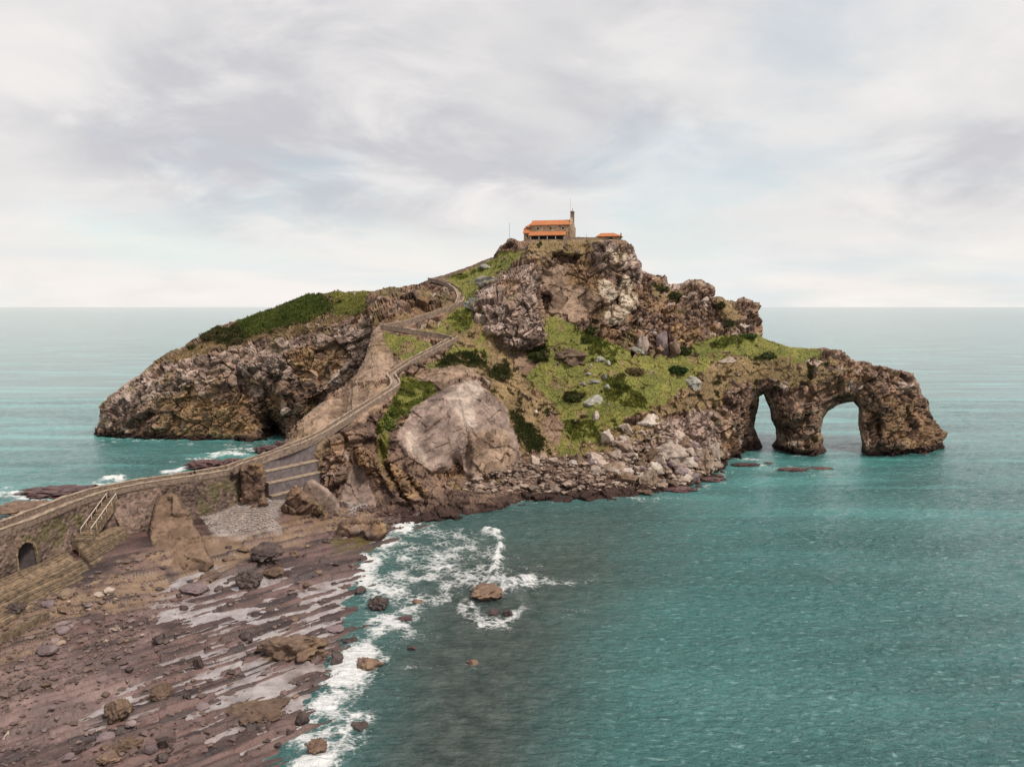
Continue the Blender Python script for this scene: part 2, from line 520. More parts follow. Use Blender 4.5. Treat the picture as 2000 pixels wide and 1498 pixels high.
    nd = 0.40 * n + 0.60 * np.array([0, -0.93, 0.36]); nd /= np.linalg.norm(nd, axis=1, keepdims=True)
    Pd = P + nd * d[:, None]
    # colours
    t = np.clip(0.5 + 0.55 * fbm(P, 3.0, 4, seed + 30) + 0.6 * (r2 - 0.5) + 0.5 * (r3 - 0.5) + 0.3 * (r4 - 0.5) + 1.5 * tcol, 0, 1)
    vs = P * np.array([1, 1, 0.18])
    t = np.clip(t + 0.35 * fbm(vs, 1.1, 3, seed + 33) * (1 - veg), 0, 1)
    tv = np.clip(0.5 + 0.9 * fbm(P, 5.0, 5, seed + 31, 0.65), 0, 1)
    tt = np.where(veg > 0.5, tv, t)[:, None]
    C = 0
    for k in CLS:
        C = C + W[k][:, None] * (np.array(CLS[k][0]) * tt + np.array(CLS[k][1]) * (1 - tt))
    rock = (W['lime'] + W['brown'])[:, None]
    oc = sstep(0.10, 0.42, fbm(P, 8.0, 4, seed + 34) + 0.25 * (r3 - 0.5))[:, None] * rock * 0.45
    C = C * (1 - oc) + oc * np.array((.33, .20, .10))
    wl = sstep(0.30, 0.62, fbm(P, 4.5, 4, seed + 35) + 0.5 * (r2 - 0.5))[:, None] * rock * 0.6
    C = C * (1 - wl) + wl * np.array((.58, .475, .41))
    gr = sstep(0.36, 0.6, fbm(P, 6.0, 4, seed + 36) + 0.45 * (n[:, 2] - 0.35))[:, None] * rock * 0.45
    C = C * (1 - gr) + gr * np.array((.17, .14, .05))
    # black seepage stains and pale washed rock, with shapes of their own
    stn = sstep(0.22, 0.5, fbm(P * np.array([1, 1, .3]), 2.6, 4, seed + 38))[:, None] * (1 - veg)[:, None] * np.clip(rock + W['white'][:, None] * .4 + W['ochre'][:, None] + W['strata'][:, None] * .5, 0, 1) * .6
    C = C * (1 - stn) + stn * np.array((.07, .05, .042))
    # weed-dark tidal band
    wet = (1 - sstep(1.0, 2.7, P[:, 2] + 1.6 * fbm(P, 5, 3, seed + 37)))[:, None]
    wz = wet * (1 - 0.0)
    C = C * (1 - wz) + wz * np.array((.045, .026, .022))
    # index maps
    fi = np.full(gu.size, -1); fi[idx] = np.arange(len(idx))
    fi = fi.reshape(gu.shape)
    q = np.stack([fi[:-1, :-1], fi[1:, :-1], fi[1:, 1:], fi[:-1, 1:]], -1)
    anyin = inside[:-1, :-1] | inside[1:, :-1] | inside[1:, 1:] | inside[:-1, 1:]
    q = q[(q.min(-1) >= 0) & anyin]
    # back sheet
    bi = np.full(len(idx), -1); inn = ~on_edge
    bi[inn] = len(idx) + np.arange(inn.sum()); bi[on_edge] = np.flatnonzero(on_edge)
    Pbk = Pb.reshape(-1, 3)[idx][inn]
    Pbk = Pbk + np.stack([0 * Pbk[:, 0], 2.5 * fbm(Pbk, 8, 3, seed + 80), 1.0 * fbm(Pbk, 6, 2, seed + 81)], -1)
    Vall = np.r_[Pd, Pbk]
    Call = np.r_[C, C[inn] * 0.9]
    qb = bi[q][:, ::-1]
    info = dict(U=U, V=V, fi=fi, P=Pd, n=n, C=C, W=W, veg=veg, u=uu, v=vv, inn=inn)
    return Vall, Call, q, qb, info

def surf(info, px, py):
    i = int(round((px - info['U'][0]) / (info['U'][1] - info['U'][0]))); j = int(round((py - info['V'][0]) / (info['V'][1] - info['V'][0])))
    k = info['fi'][min(max(j, 0), info['fi'].shape[0] - 1), min(max(i, 0), info['fi'].shape[1] - 1)]
    return Vector(info['P'][k]) if k >= 0 else None

# ---------------- western headland
HEAD = [(182, 905), (186, 856), (188, 839), (194, 824), (193, 800), (200, 788), (215, 774), (230, 764), (257, 743), (281, 728), (299, 710), (305, 704), (332, 686),
        (356, 678), (392, 656), (425, 639), (464, 626), (500, 615), (536, 603), (572, 588), (605, 576), (626, 572), (662, 568), (674, 572), (710, 568), (734, 570),
        (770, 572), (800, 590), (830, 620), (800, 700), (720, 800), (650, 905)]
H_CTRL = [(186, 856, 296), (240, 858, 290), (300, 858, 288), (400, 858, 286), (500, 858, 284), (560, 850, 280), (300, 700, 304), (350, 678, 306), (400, 652, 309), (500, 615, 312), (600, 577, 314), (700, 568, 308),
          (750, 565, 301), (800, 575, 290), (340, 710, 294), (400, 690, 293), (500, 662, 293), (600, 645, 290), (700, 622, 285), (735, 610, 283), (260, 780, 292), (400, 780, 288),
          (550, 760, 283), (640, 740, 278), (690, 700, 276), (600, 690, 287), (480, 740, 289), (620, 820, 277), (700, 760, 272), (780, 680, 268), (600, 890, 279), (200, 900, 294)]
H_GAUSS = [(536, 836, 20, 30, -25, 26), (700, 690, 30, 60, 30, 7), (620, 785, 70, 14, -32, 5), (372, 770, 10, 60, 25, 3.5), (470, 745, 8, 45, -20, 3),
           (330, 740, 40, 25, -35, -3), (440, 780, 35, 60, 10, -3), (560, 700, 50, 25, -15, -3), (590, 800, 14, 25, 0, -4), (520, 790, 30, 30, 0, 3)]
H_PAINT = [
    ('lime', [(180, 900), (180, 740), (300, 690), (420, 690), (560, 660), (700, 610), (760, 640), (650, 760), (560, 740), (420, 760), (300, 800), (200, 820)], 25, 30),
    ('ochre', [(300, 780), (380, 740), (470, 780), (480, 850), (330, 850)], 25, 40),
    ('ochre', [(560, 690), (640, 660), (690, 700), (600, 740)], 20, 30),
    ('dry', [(318, 697), (356, 680), (392, 658), (430, 640), (470, 640), (500, 660), (460, 672), (400, 694), (350, 706)], 6, 10),
    ('dark', [(385, 665), (425, 640), (470, 640), (480, 660), (450, 672), (415, 668)], 5, 12),
    ('dry', [(480, 668), (540, 660), (640, 640), (690, 615), (700, 600), (640, 610), (560, 635), (500, 650)], 6, 10),
    ('fern', [(462, 630), (500, 615), (536, 603), (572, 588), (605, 574), (630, 574), (648, 590), (652, 612), (620, 622), (560, 640), (500, 657), (478, 655)], 4, 8),
    ('grass', [(628, 572), (662, 566), (674, 572), (710, 566), (775, 565), (770, 588), (735, 600), (700, 606), (655, 616), (648, 590)], 4, 7),
    ('brown', [(296, 712), (332, 684), (356, 676), (350, 690)], 4, 4),
]
hv, hc, hq, hqb, HINF = relief(HEAD, 1.7, H_CTRL, H_GAUSS, [], H_PAINT, 16, 7.0, 120, 60.0, 100, 'brown')
me = mesh_np('headland', hv, [hq, hqb], smooth=False); set_col(me, hc)
link('headland', me, M_ROCK, kind='structure', label='blunt brown rocky headland with a green top west of the stairway')

# ---------------- main hill with the two arches
HOLE1 = [(1486, 960), (1492, 873), (1480, 853), (1473, 834), (1475, 822), (1482, 791), (1482, 775), (1491, 770), (1496, 783), (1503, 799), (1508, 824), (1514, 837), (1517, 856), (1507, 869), (1504, 960)]
HOLE2 = [(1684, 960), (1683, 869), (1681, 850), (1677, 826), (1677, 797), (1668, 785), (1656, 786), (1637, 791), (1618, 802), (1609, 815), (1605, 834), (1603, 845), (1609, 856), (1607, 869), (1615, 880), (1616, 960)]
HILL = [(535, 960), (545, 885), (556, 862), (575, 832), (600, 808), (650, 772), (690, 738), (712, 700), (722, 668), (728, 645), (722, 615), (712, 585), (716, 569), (734, 568), (748, 562), (768, 561), (782, 562), (800, 559), (820, 555),
        (834, 548), (852, 544), (868, 539), (892, 530), (920, 521), (960, 503), (967, 498), (970, 491), (979, 479), (986, 475), (990, 466), (1002, 463), (1009, 468), (1017, 472), (1024, 470),
        (1042, 468), (1126, 467), (1165, 466), (1220, 470), (1231, 479), (1238, 484), (1243, 495), (1252, 514), (1253, 528), (1264, 533), (1281, 539), (1292, 540), (1297, 538), (1301, 541), (1306, 553), (1320, 557), (1330, 556), (1338, 551),
        (1348, 547), (1360, 545), (1372, 548), (1378, 553), (1388, 554), (1396, 562), (1397, 574), (1393, 579), (1410, 579), (1420, 586), (1436, 590), (1442, 585), (1455, 582), (1468, 586), (1473, 591), (1484, 590),
        (1489, 597), (1481, 607), (1483, 618), (1488, 628), (1491, 640), (1488, 659), (1513, 668), (1545, 678), (1580, 680), (1610, 680), (1632, 683), (1645, 686), (1656, 698), (1672, 705), (1691, 707), (1718, 716), (1745, 722), (1775, 726),
        (1788, 737), (1796, 751), (1799, 770), (1811, 780), (1814, 799), (1822, 815), (1826, 826), (1837, 840), (1850, 845), (1850, 853), (1842, 861), (1842, 875), (1838, 925), (1480, 925), (1440, 955), (1400, 985), (1330, 1010), (1250, 1012),
        (1150, 1005), (1050, 1000), (950, 1005), (860, 1025), (750, 1040), (650, 1045), (600, 1040), (560, 1000)]
K_CTRL = [tuple(p) for p in PATH[2:] + PATH2[1:] + PATH3[1:]] + [
    (545, 900, 184), (556, 862, 191), (600, 808, 205), (650, 772, 222), (690, 738, 232), (712, 700, 242), (722, 668, 250), (728, 645, 256), (725, 615, 274), (715, 575, 300), (670, 800, 210), (740, 710, 234), (770, 680, 246), (800, 590, 276), (850, 575, 281), (790, 562, 294),
    (870, 540, 290), (920, 521, 291), (965, 500, 291), (1000, 466, 289), (1075, 468, 284), (1125, 467, 284), (1220, 471, 285), (1253, 520, 290), (1300, 545, 300), (1372, 548, 294), (1460, 586, 291), (1488, 650, 281),
    (1080, 625, 266), (1150, 640, 265), (1200, 645, 266), (1250, 655, 267), (1100, 540, 277), (1200, 560, 276), (1050, 480, 282), (1210, 480, 281), (1150, 590, 272), (1000, 530, 273), (990, 600, 261), (960, 640, 256), (1040, 665, 257), (930, 590, 266), (950, 540, 280), (1010, 500, 282),
    (1300, 600, 282), (1400, 600, 284), (1460, 630, 283), (1350, 650, 273), (1300, 690, 263), (1450, 672, 270), (1540, 690, 266), (1150, 700, 254), (1250, 720, 252), (1150, 780, 240), (1250, 790, 238), (1100, 850, 228), (1180, 870, 224), (1340, 740, 254), (1050, 720, 250), (1000, 760, 238), (1030, 830, 226), (1060, 880, 220),
    (960, 700, 247), (900, 715, 234), (820, 735, 227), (900, 750, 218), (850, 800, 208), (950, 800, 213), (900, 880, 200), (1000, 880, 207), (800, 850, 203), (780, 900, 194), (900, 935, 195), (1010, 925, 204), (850, 975, 185), (700, 985, 181), (640, 990, 178), (660, 900, 187), (720, 880, 194),
    (1100, 920, 211), (1200, 940, 206), (1300, 955, 207), (1400, 915, 229), (1300, 870, 228), (1400, 830, 245), (1350, 800, 246), (1440, 800, 258), (1470, 880, 266), (1400, 880, 241), (700, 1020, 172), (900, 990, 183), (1100, 970, 198), (1300, 1000, 196), (580, 960, 180), (600, 1030, 170),
    (1500, 720, 264), (1560, 720, 262), (1560, 880, 258), (1560, 800, 260), (1650, 700, 267), (1650, 760, 263), (1740, 730, 267), (1740, 880, 256), (1750, 800, 260), (1840, 870, 264), (1800, 760, 268), (1560, 920, 256), (1740, 920, 255), (1460, 740, 262), (1400, 740, 258)]
K_GAUSS = [
    (1030, 540, 22, 40, 0, -4), (1010, 600, 45, 26, 20, -4), (1030, 650, 40, 20, 10, -4), (1065, 600, 9, 45, 5, 4.5), (1106, 506, 26, 7, 4, 6.5), (1145, 500, 10, 22, 0, 3), (1060, 535, 14, 8, 20, 4),
    (1200, 560, 14, 22, 0, -3.5), (1222, 565, 14, 26, 0, -3.5), (1205, 575, 3, 20, 10, 4), (1215, 615, 40, 22, -35, -4), (1170, 585, 18, 40, -25, -2.5), (1235, 640, 30, 6, -40, 4),
    (1300, 650, 12, 40, 0, 3), (1325, 645, 16, 40, -10, -4), (1370, 640, 16, 20, 20, -3), (1405, 620, 10, 40, -20, 5), (1460, 600, 18, 14, 0, -4), (1470, 640, 14, 24, 0, -4), (1365, 565, 30, 18, 0, -4), (1395, 640, 30, 8, -10, 3),
    (940, 600, 24, 14, 30, -2.5), (935, 660, 20, 12, 0, 2), (1020, 690, 50, 12, 0, 4),
    (1600, 795, 8, 10, 0, 3), (1650, 778, 26, 9, -8, 4), (1712, 835, 9, 26, 0, 9), (1700, 815, 10, 20, 0, 5), (1545, 805, 26, 22, -20, -3.5), (1590, 800, 12, 22, 0, -2.5), (1640, 735, 26, 20, 0, -2), (1740, 790, 40, 40, 0, -2), (1470, 830, 7, 40, 0, 7),
    (1445, 780, 18, 40, 10, -2.5), (1452, 850, 12, 26, 0, 4), (1425, 840, 18, 36, 0, -3), (1560, 868, 40, 10, 0, -2.5), (1740, 868, 50, 10, 0, -2.0), (1590, 850, 12, 24, 0, 2),
    (585, 925, 42, 55, 0, 10), (905, 825, 5, 38, -14, 1.3), (845, 835, 42, 4, -38, 1.3), (945, 795, 34, 4, 40, 1.2), (960, 850, 5, 50, 18, 1.2), (700, 935, 30, 48, 20, 4.0), (720, 905, 9, 55, -30, -4.0), (742, 918, 7, 60, -30, -4.5), (762, 925, 8, 50, -32, 4), (785, 935, 9, 55, -38, -4), (805, 945, 8, 40, -38, 3), (825, 952, 9, 40, -40, -3),
    (668, 920, 10, 40, 5, -3), (748, 880, 9, 30, -15, 5), (800, 890, 8, 50, -15, -2), (890, 905, 14, 16, 0, 5), (912, 895, 6, 30, 0, 3.5), (930, 900, 20, 40, 10, -1.2),
    (872, 925, 20, 10, 0, 4), (800, 590, 40, 22, -20, -3.5), (835, 600, 6, 22, 30, 3), (775, 600, 18, 26, 10, -2.5)]
SLAB = [(772, 856), (784, 826), (806, 797), (852, 766), (884, 752), (912, 742), (932, 738), (944, 752), (968, 778), (990, 798), (1000, 838), (1020, 886), (1014, 918), (985, 930), (950, 926), (928, 942), (905, 915), (893, 902), (872, 918), (845, 922), (818, 905), (792, 890)]
K_PLATES = [(SLAB, -1.1, 8), ([(830, 745), (840, 722), (900, 712), (945, 722), (935, 742), (900, 745), (866, 760)], -1.2, 4),
            ([(1150, 545), (1195, 545), (1200, 575), (1215, 640), (1170, 635), (1140, 590)], -1.6, 4), ([(930, 575), (960, 545), (1010, 520), (1050, 520), (1058, 560), (1060, 660), (1000, 680), (955, 640)], -3.0, 6),
            ([(1510, 800), (1535, 775), (1575, 775), (1578, 800), (1540, 825), (1515, 825)], -2.0, 3)]
GR = [(1060, 632), (1085, 620), (1130, 637), (1180, 652), (1215, 682), (1260, 692), (1310, 694), (1345, 684), (1390, 662), (1420, 655), (1488, 658), (1513, 667), (1545, 677), (1600, 680), (1625, 688), (1590, 704), (1540, 710), (1490, 702), (1440, 692), (1400, 702), (1370, 725), (1345, 745),
      (1325, 770), (1300, 795), (1260, 803), (1210, 832), (1172, 848), (1180, 882), (1130, 892), (1092, 892), (1090, 870), (1108, 832), (1100, 795), (1050, 765), (1030, 740), (1040, 722), (1078, 708), (1062, 680)]
K_PAINT = [
    ('strata', [(530, 960), (556, 860), (600, 805), (650, 770), (690, 736), (712, 700), (722, 668), (728, 640), (745, 645), (770, 690), (775, 730), (790, 760), (700, 840), (630, 880), (630, 960), (560, 1000)], 5, 8),
    ('shore', [(640, 860), (740, 800), (790, 830), (850, 960), (870, 1030), (640, 1030)], 8, 12),
    ('ochre', [(690, 870), (740, 860), (760, 900), (830, 960), (800, 970), (740, 940), (700, 900)], 5, 10),
    ('brown', [(632, 870), (700, 840), (720, 870), (690, 880), (660, 920), (650, 985), (632, 960)], 6, 10),
    ('slab', [(664, 985), (676, 930), (690, 905), (715, 920), (730, 970), (735, 985)], 3, 3),
    ('dry', [(880, 660), (930, 600), (960, 640), (1000, 690), (1080, 690), (1060, 720), (1030, 745), (1060, 770), (1110, 800), (1100, 860), (1090, 890), (1020, 880), (1000, 830), (950, 740), (880, 720)], 10, 22),
    ('soil', [(1010, 690), (1050, 690), (1060, 720), (1030, 730), (1000, 720)], 6, 12),
    ('dry', [(1240, 790), (1300, 795), (1345, 745), (1400, 702), (1440, 696), (1540, 712), (1620, 700), (1650, 720), (1600, 748), (1520, 742), (1450, 750), (1420, 790), (1380, 810), (1300, 815)], 8, 24),
    ('dry', [(1155, 850), (1215, 830), (1300, 812), (1290, 850), (1200, 880), (1180, 885)], 6, 14),
    ('grass', GR, 5, 13),
    ('green', [(1130, 640), (1180, 655), (1215, 682), (1200, 705), (1160, 690), (1135, 665)], 6, 14),
    ('green', [(1400, 662), (1440, 655), (1475, 660), (1440, 672), (1390, 682)], 5, 8),
    ('green', [(1180, 740), (1250, 760), (1270, 790), (1230, 800), (1190, 780)], 10, 22),
    ('green', [(1110, 830), (1160, 830), (1170, 850), (1120, 862)], 6, 14),
    ('dark', [(1025, 685), (1070, 672), (1065, 700), (1040, 708)], 4, 8),
    ('dark', [(1100, 762), (1140, 770), (1130, 785), (1105, 782)], 4, 8),
    ('grass', [(860, 548), (892, 532), (920, 523), (965, 505), (985, 495), (1022, 488), (1018, 510), (985, 528), (955, 545), (935, 570), (918, 600), (904, 590), (898, 568), (882, 556)], 4, 6),
    ('green', [(885, 540), (940, 518), (960, 512), (960, 525), (920, 540), (900, 548)], 4, 9),
    ('grass', [(828, 645), (870, 622), (903, 602), (914, 608), (920, 640), (945, 665), (955, 700), (945, 728), (900, 716), (850, 728), (832, 716), (872, 690), (892, 664), (862, 650)], 5, 10),
    ('dry', [(880, 650), (930, 640), (925, 680), (890, 680)], 6, 10),
    ('dark', [(855, 700), (900, 690), (945, 690), (955, 710), (945, 730), (910, 716), (860, 716)], 6, 12),
    ('green', [(870, 620), (915, 605), (915, 640), (890, 640)], 5, 10),
    ('dark', [(945, 710), (985, 705), (1012, 720), (1000, 740), (960, 745)], 5, 12),
    ('dry', [(985, 800), (1010, 780), (1045, 815), (1060, 860), (1050, 885), (1022, 880), (1005, 840)], 6, 14), ('dark', [(998, 812), (1015, 800), (1042, 835), (1050, 868), (1030, 872), (1012, 845)], 8, 26),
    ('soil', [(1055, 830), (1080, 815), (1098, 830), (1090, 870), (1070, 850)], 4, 6),
    ('grass', [(748, 650), (800, 655), (843, 668), (852, 682), (828, 702), (792, 712), (772, 694), (752, 668)], 4, 6),
    ('dry', [(830, 690), (845, 672), (875, 668), (850, 690), (800, 715), (780, 722)], 4, 6),
    ('green', [(772, 745), (800, 737), (850, 750), (860, 775), (820, 798), (785, 812), (760, 838), (736, 850), (738, 828), (762, 790), (775, 765)], 4, 9),
    ('grass', [(738, 850), (760, 838), (762, 870), (750, 915), (738, 900)], 4, 5),
    ('strata', [(800, 740), (840, 722), (900, 712), (945, 722), (935, 742), (900, 745), (866, 762), (845, 748)], 3, 4),
    ('slab', SLAB, 3, 3),
    ('pale', [(868, 775), (905, 747), (930, 742), (942, 760), (925, 790), (930, 830), (905, 835), (885, 800)], 5, 7),
    ('pale', [(785, 870), (800, 835), (822, 820), (815, 860), (840, 890), (830, 905)], 6, 8),
    ('strata', [(920, 850), (985, 840), (1010, 900), (990, 930), (930, 925)], 12, 14),
    ('shore', [(1015, 930), (1040, 890), (1130, 892), (1180, 885), (1200, 900), (1150, 945), (1020, 960), (900, 960), (900, 940), (990, 934)], 5, 10),
    ('lime', [(930, 575), (962, 545), (1010, 518), (1050, 520), (1060, 600), (1062, 665), (1000, 682), (955, 645)], 6, 10),
    ('dry', [(1030, 475), (1060, 468), (1165, 468), (1180, 480), (1150, 495), (1085, 500), (1060, 520), (1028, 505)], 5, 10),
    ('lime', [(1160, 480), (1225, 474), (1252, 515), (1256, 560), (1240, 545), (1200, 520), (1170, 530)], 5, 10),
    ('strata', [(1060, 520), (1110, 512), (1150, 540), (1170, 590), (1150, 640), (1080, 610), (1062, 560)], 8, 12),
    ('ochre', [(1110, 530), (1140, 512), (1170, 535), (1195, 545), (1170, 560), (1120, 560)], 6, 12),
    ('white', [(1188, 490), (1215, 487), (1232, 510), (1228, 522), (1205, 515)], 4, 7),
    ('white', [(1166, 548), (1182, 540), (1200, 552), (1202, 590), (1188, 592), (1175, 580)], 4, 5),
    ('white', [(1205, 560), (1220, 542), (1236, 560), (1238, 590), (1208, 588)], 4, 5),
    ('white', [(1172, 628), (1180, 605), (1205, 592), (1243, 578), (1246, 592), (1215, 632), (1195, 640)], 4, 5),
    ('dry', [(1268, 553), (1290, 552), (1315, 568), (1332, 572), (1322, 585), (1300, 586), (1275, 575)], 4, 7),
    ('dry', [(1398, 582), (1415, 582), (1425, 600), (1445, 612), (1438, 640), (1420, 650), (1412, 620), (1400, 598)], 4, 7),
    ('ochre', [(1312, 625), (1332, 615), (1338, 650), (1330, 672), (1315, 655)], 4, 6),
    ('ochre', [(1348, 650), (1362, 636), (1374, 640), (1362, 656), (1350, 660)], 3, 3),
    ('shore', [(850, 1030), (850, 960), (960, 948), (1050, 930), (1180, 935), (1300, 945), (1420, 915), (1440, 960), (1300, 1015), (1000, 1010)], 6, 12),
    ('lime', [(1300, 812), (1400, 790), (1430, 800), (1420, 850), (1400, 900), (1340, 870), (1260, 860)], 10, 16),
]
K_STREAK = [([(556, 862), (600, 808), (650, 772), (690, 738), (712, 700), (722, 668), (745, 690), (770, 735), (700, 800), (632, 845)], -52, 1.7, 1.0),
            ([(690, 875), (735, 845), (790, 870), (872, 965), (850, 1005), (745, 990), (715, 940)], -52, 1.5, 1.35),
            ([(810, 740), (860, 715), (945, 722), (900, 745), (866, 760)], 10, 1.4, 0.4)]
kv, kc, kq, kqb, KINF = relief(
    HILL, 1.6, K_CTRL, K_GAUSS, K_PLATES, K_PAINT,
    lambda u, v: np.where(u > 1440, 30.0, 13.0), lambda u, v: 4.0 + 5.5 * sstep(1420, 1500, u), 90.0,
    lambda u, v: 55.0 - 43.0 * sstep(1400, 1520, u), 500, 'brown', holes=(HOLE1, HOLE2), paths=(PATH, PATH2, PATH3), streak=K_STREAK,
    calm=lambda u, v: 0.75 * (1 - sstep(3, 14, v - 466)) * sstep(1012, 1026, u) * (1 - sstep(1218, 1230, u)))
# split the faces between the hill and the arched promontory
fu = np.r_[KINF['u'], KINF['u'][KINF['inn']]]
def sub_mesh(name, sel_fn):
    fs = [q[sel_fn(fu[q].mean(1))] for q in (kq, kqb)]
    used = np.unique(np.concatenate([f.ravel() for f in fs]))
    mp = np.full(len(kv), -1); mp[used] = np.arange(len(used))
    m = mesh_np(name, kv[used], [mp[f] for f in fs], smooth=False); set_col(m, kc[used])
    return m
link('hill', sub_mesh('hill', lambda x: x <= 1455), M_ROCK, kind='structure', label='steep grassy rock hill carrying the chapel')
link('rock_arch', sub_mesh('rock_arch', lambda x: x > 1455), M_ROCK, label='grey limestone promontory pierced by two sea arches', cat='rock arch')
# ------------------------------------------------------------------ foreshore
FS = [(-500, 1180, 5), (-300, 1400, 3), (0, 1250, 2.9), (0, 1180, 4.3), (100, 1150, 4.0), (200, 1110, 4.2), (300, 1095, 3.8), (400, 1085, 3.0), (400, 1050, 3.9), (480, 1010, 4.2), (500, 985, 6.2), (530, 975, 6.0), (560, 985, 5.0), (640, 990, 3.6), (700, 990, 2.3), (800, 990, 1.5), (900, 980, 0.8), (960, 975, 0.2), (1050, 985, -1.6),
      (750, 1030, 0.5), (690, 1060, 0.8), (600, 1060, 1.5), (500, 1080, 1.9), (450, 1130, 1.5), (300, 1180, 1.5), (200, 1220, 1.9), (100, 1300, 1.7), (0, 1380, 1.7), (0, 1000, 4.5), (200, 950, 4.5), (400, 900, 4.0),
      (400, 1180, .85), (330, 1160, .95), (450, 1280, .70), (550, 1330, .52), (350, 1400, .75), (640, 1200, .50), (700, 1120, .30), (690, 1240, .05), (640, 1330, .08), (610, 1400, .02), (570, 1490, 0.1), (300, 1490, .9), (100, 1480, 1.3), (450, 1440, .6), (0, 1600, 1.5), (400, 1600, .6),
      (800, 1100, -1), (760, 1200, -1), (720, 1300, -1.2), (680, 1400, -1.2), (660, 1500, -1.2), (900, 1035, -1.2), (1000, 1200, -5), (850, 1300, -4), (800, 1500, -4.5), (700, 1620, -3), (1100, 1040, -4)]
fp = np.array([at_z(x, y, z) for x, y, z in FS])
FSZ = TPS(fp[:, :2], fp[:, 2], 1e-3, 30.0)
RD = np.array([0.68, 0.733]); RD /= np.linalg.norm(RD)
RPERP = np.array([RD[1], -RD[0]])
POOL = [(295, 1165), (330, 1128), (420, 1098), (540, 1085), (640, 1075), (735, 1060), (720, 1120), (700, 1180), (690, 1240), (650, 1320), (600, 1400), (560, 1440), (470, 1470), (330, 1420), (230, 1400), (170, 1440), (130, 1400), (220, 1330), (300, 1270)]

def fore_height(P, px, py):
    z = FSZ(P[:, 0], P[:, 1])
    P3 = np.c_[P[:, :2], np.zeros(len(P))]
    n = P[:, :2] @ RPERP + 1.2 * fbm(P3, 12, 3, 900)
    t = P[:, :2] @ RD
    def lay(per, seed):
        l = n / per; i = np.floor(l).astype(np.int64); f = l - i
        brk = np.floor(t / 7.0 + 3 * _h(i, i * 0, i * 0, seed + 5)).astype(np.int64)
        a = _h(i, brk, i * 0, seed)
        return a * np.clip(f * 1.6, 0, 1) * (1 - sstep(0.55, 1.0, f))
    plat = sstep(6.5, 2.0, z)
    far_ = sstep(108, 138, P[:, 1])
    lz = plat * ((1 - far_) * (0.95 * lay(1.3, 910) + 0.25 * lay(0.85, 920)) + far_ * 1.1 * lay(2.7, 915) + 0.75 * lay(3.6, 930) - 0.62)
    h, e, r = facet(np.c_[n * 0.8, t * 0.3, np.zeros(len(n))], 1.7, 940, 0.5)
    mask = np.clip(0.95 + 0.7 * fbm(P3, 9, 3, 950), 0.3, 1.5)
    z = z - 12 * sstep(2.5, 9, behind_wall(P[:, 0], P[:, 1]))
    z0 = z.copy()
    z = z + lz * mask + plat * 0.34 * h * mask + 0.20 * fbm(P3, 1.1, 4, 960, .6)
    return z, z0, lz * mask, r, t, n

CAUSE = [at_z(x, y, 14.0)[:2] for x, y in ((-420, 1205), (-200, 1112), (-100, 1072), (-60, 1056), (0, 1034), (56, 1016), (112, 993), (157, 975), (207, 958), (280, 943), (350, 933), (407, 924), (449, 917))]
CAUSE.append(at_y(520, 893, 177)[:2]); CAUSE.append(at_y(600, 863, 186)[:2])
def behind_wall(x, y):
    d = np.full(x.shape, 1e9); s = np.zeros(x.shape)
    for i in range(len(CAUSE) - 1):
        x0, y0 = CAUSE[i]; x1, y1 = CAUSE[i + 1]; ex, ey = x1 - x0, y1 - y0
        t = np.clip(((x - x0) * ex + (y - y0) * ey) / (ex * ex + ey * ey), 0, 1)
        dd = np.hypot(x - x0 - ex * t, y - y0 - ey * t); cr = ex * (y - y0) - ey * (x - x0)
        s = np.where(dd < d, np.sign(cr), s); d = np.minimum(d, dd)
    return d * s
GS = 1.6
us = np.arange(-420, 1105, GS); vs_ = np.arange(905, 1660, GS)
gu, gv = np.meshgrid(us, vs_)
G0 = at_z(gu.ravel(), gv.ravel(), 1.5)
fz, fz0, flz, fr, ft, fn = fore_height(G0, gu.ravel(), gv.ravel())
GP = np.c_[G0[:, :2], fz]
nu, nv_ = len(us), len(vs_)
ii = np.arange(nu * nv_).reshape(nv_, nu)
q = np.stack([ii[:-1, :-1], ii[1:, :-1], ii[1:, 1:], ii[:-1, 1:]], -1).reshape(-1, 4)
P3 = np.c_[G0[:, :2], np.zeros(len(G0))]
nzc = fbm(P3, 5, 5, 970, 0.6)
ncol = fbm(np.c_[fn * 1.0, ft * 0.12, np.zeros(len(fn))], 0.9, 4, 971)
rockA, rockB = np.array((.152, .088, .076)), np.array((.034, .020, .019))
k = np.clip(0.45 + 1.15 * ncol + 0.45 * (fr - 0.5), 0, 1)[:, None]
FC = rockA * k + rockB * (1 - k)
fpx, fpy = gu.ravel(), gv.ravel()
def zone(poly, soft, na, off=0):
    return sstep(-soft, soft, poly_sdf(fpx, fpy, poly) + na * nzc + off)[:, None]
def fpaint(c1, c2, poly, soft, na, low=None):
    global FC
    w = zone(poly, soft, na)
    if low is not None: w = w * sstep(low + 0.12, low - 0.12, flz)[:, None]
    t = np.clip(0.5 + nzc, 0, 1)[:, None]
    FC = FC * (1 - w) + w * (np.array(c1) * t + np.array(c2) * (1 - t))
SAND = ((.26, .17, .108), (.155, .098, .066))
fpaint(*SAND, [(-400, 1230), (0, 1225), (100, 1190), (250, 1130), (330, 1100), (330, 1150), (270, 1180), (180, 1210), (100, 1260), (0, 1330), (-400, 1400)], 10, 40, 0.05)
fpaint(*SAND, [(330, 1100), (400, 1070), (470, 1050), (560, 1020), (660, 1000), (760, 1000), (700, 1040), (600, 1050), (560, 1070), (500, 1080), (450, 1120), (360, 1145), (330, 1130)], 8, 22, 0.12)
fpaint((.36, .30, .27), (.22, .165, .14), [(385, 1030), (430, 1010), (500, 985), (560, 975), (560, 1000), (545, 1045), (480, 1055), (420, 1062)], 8, 22)
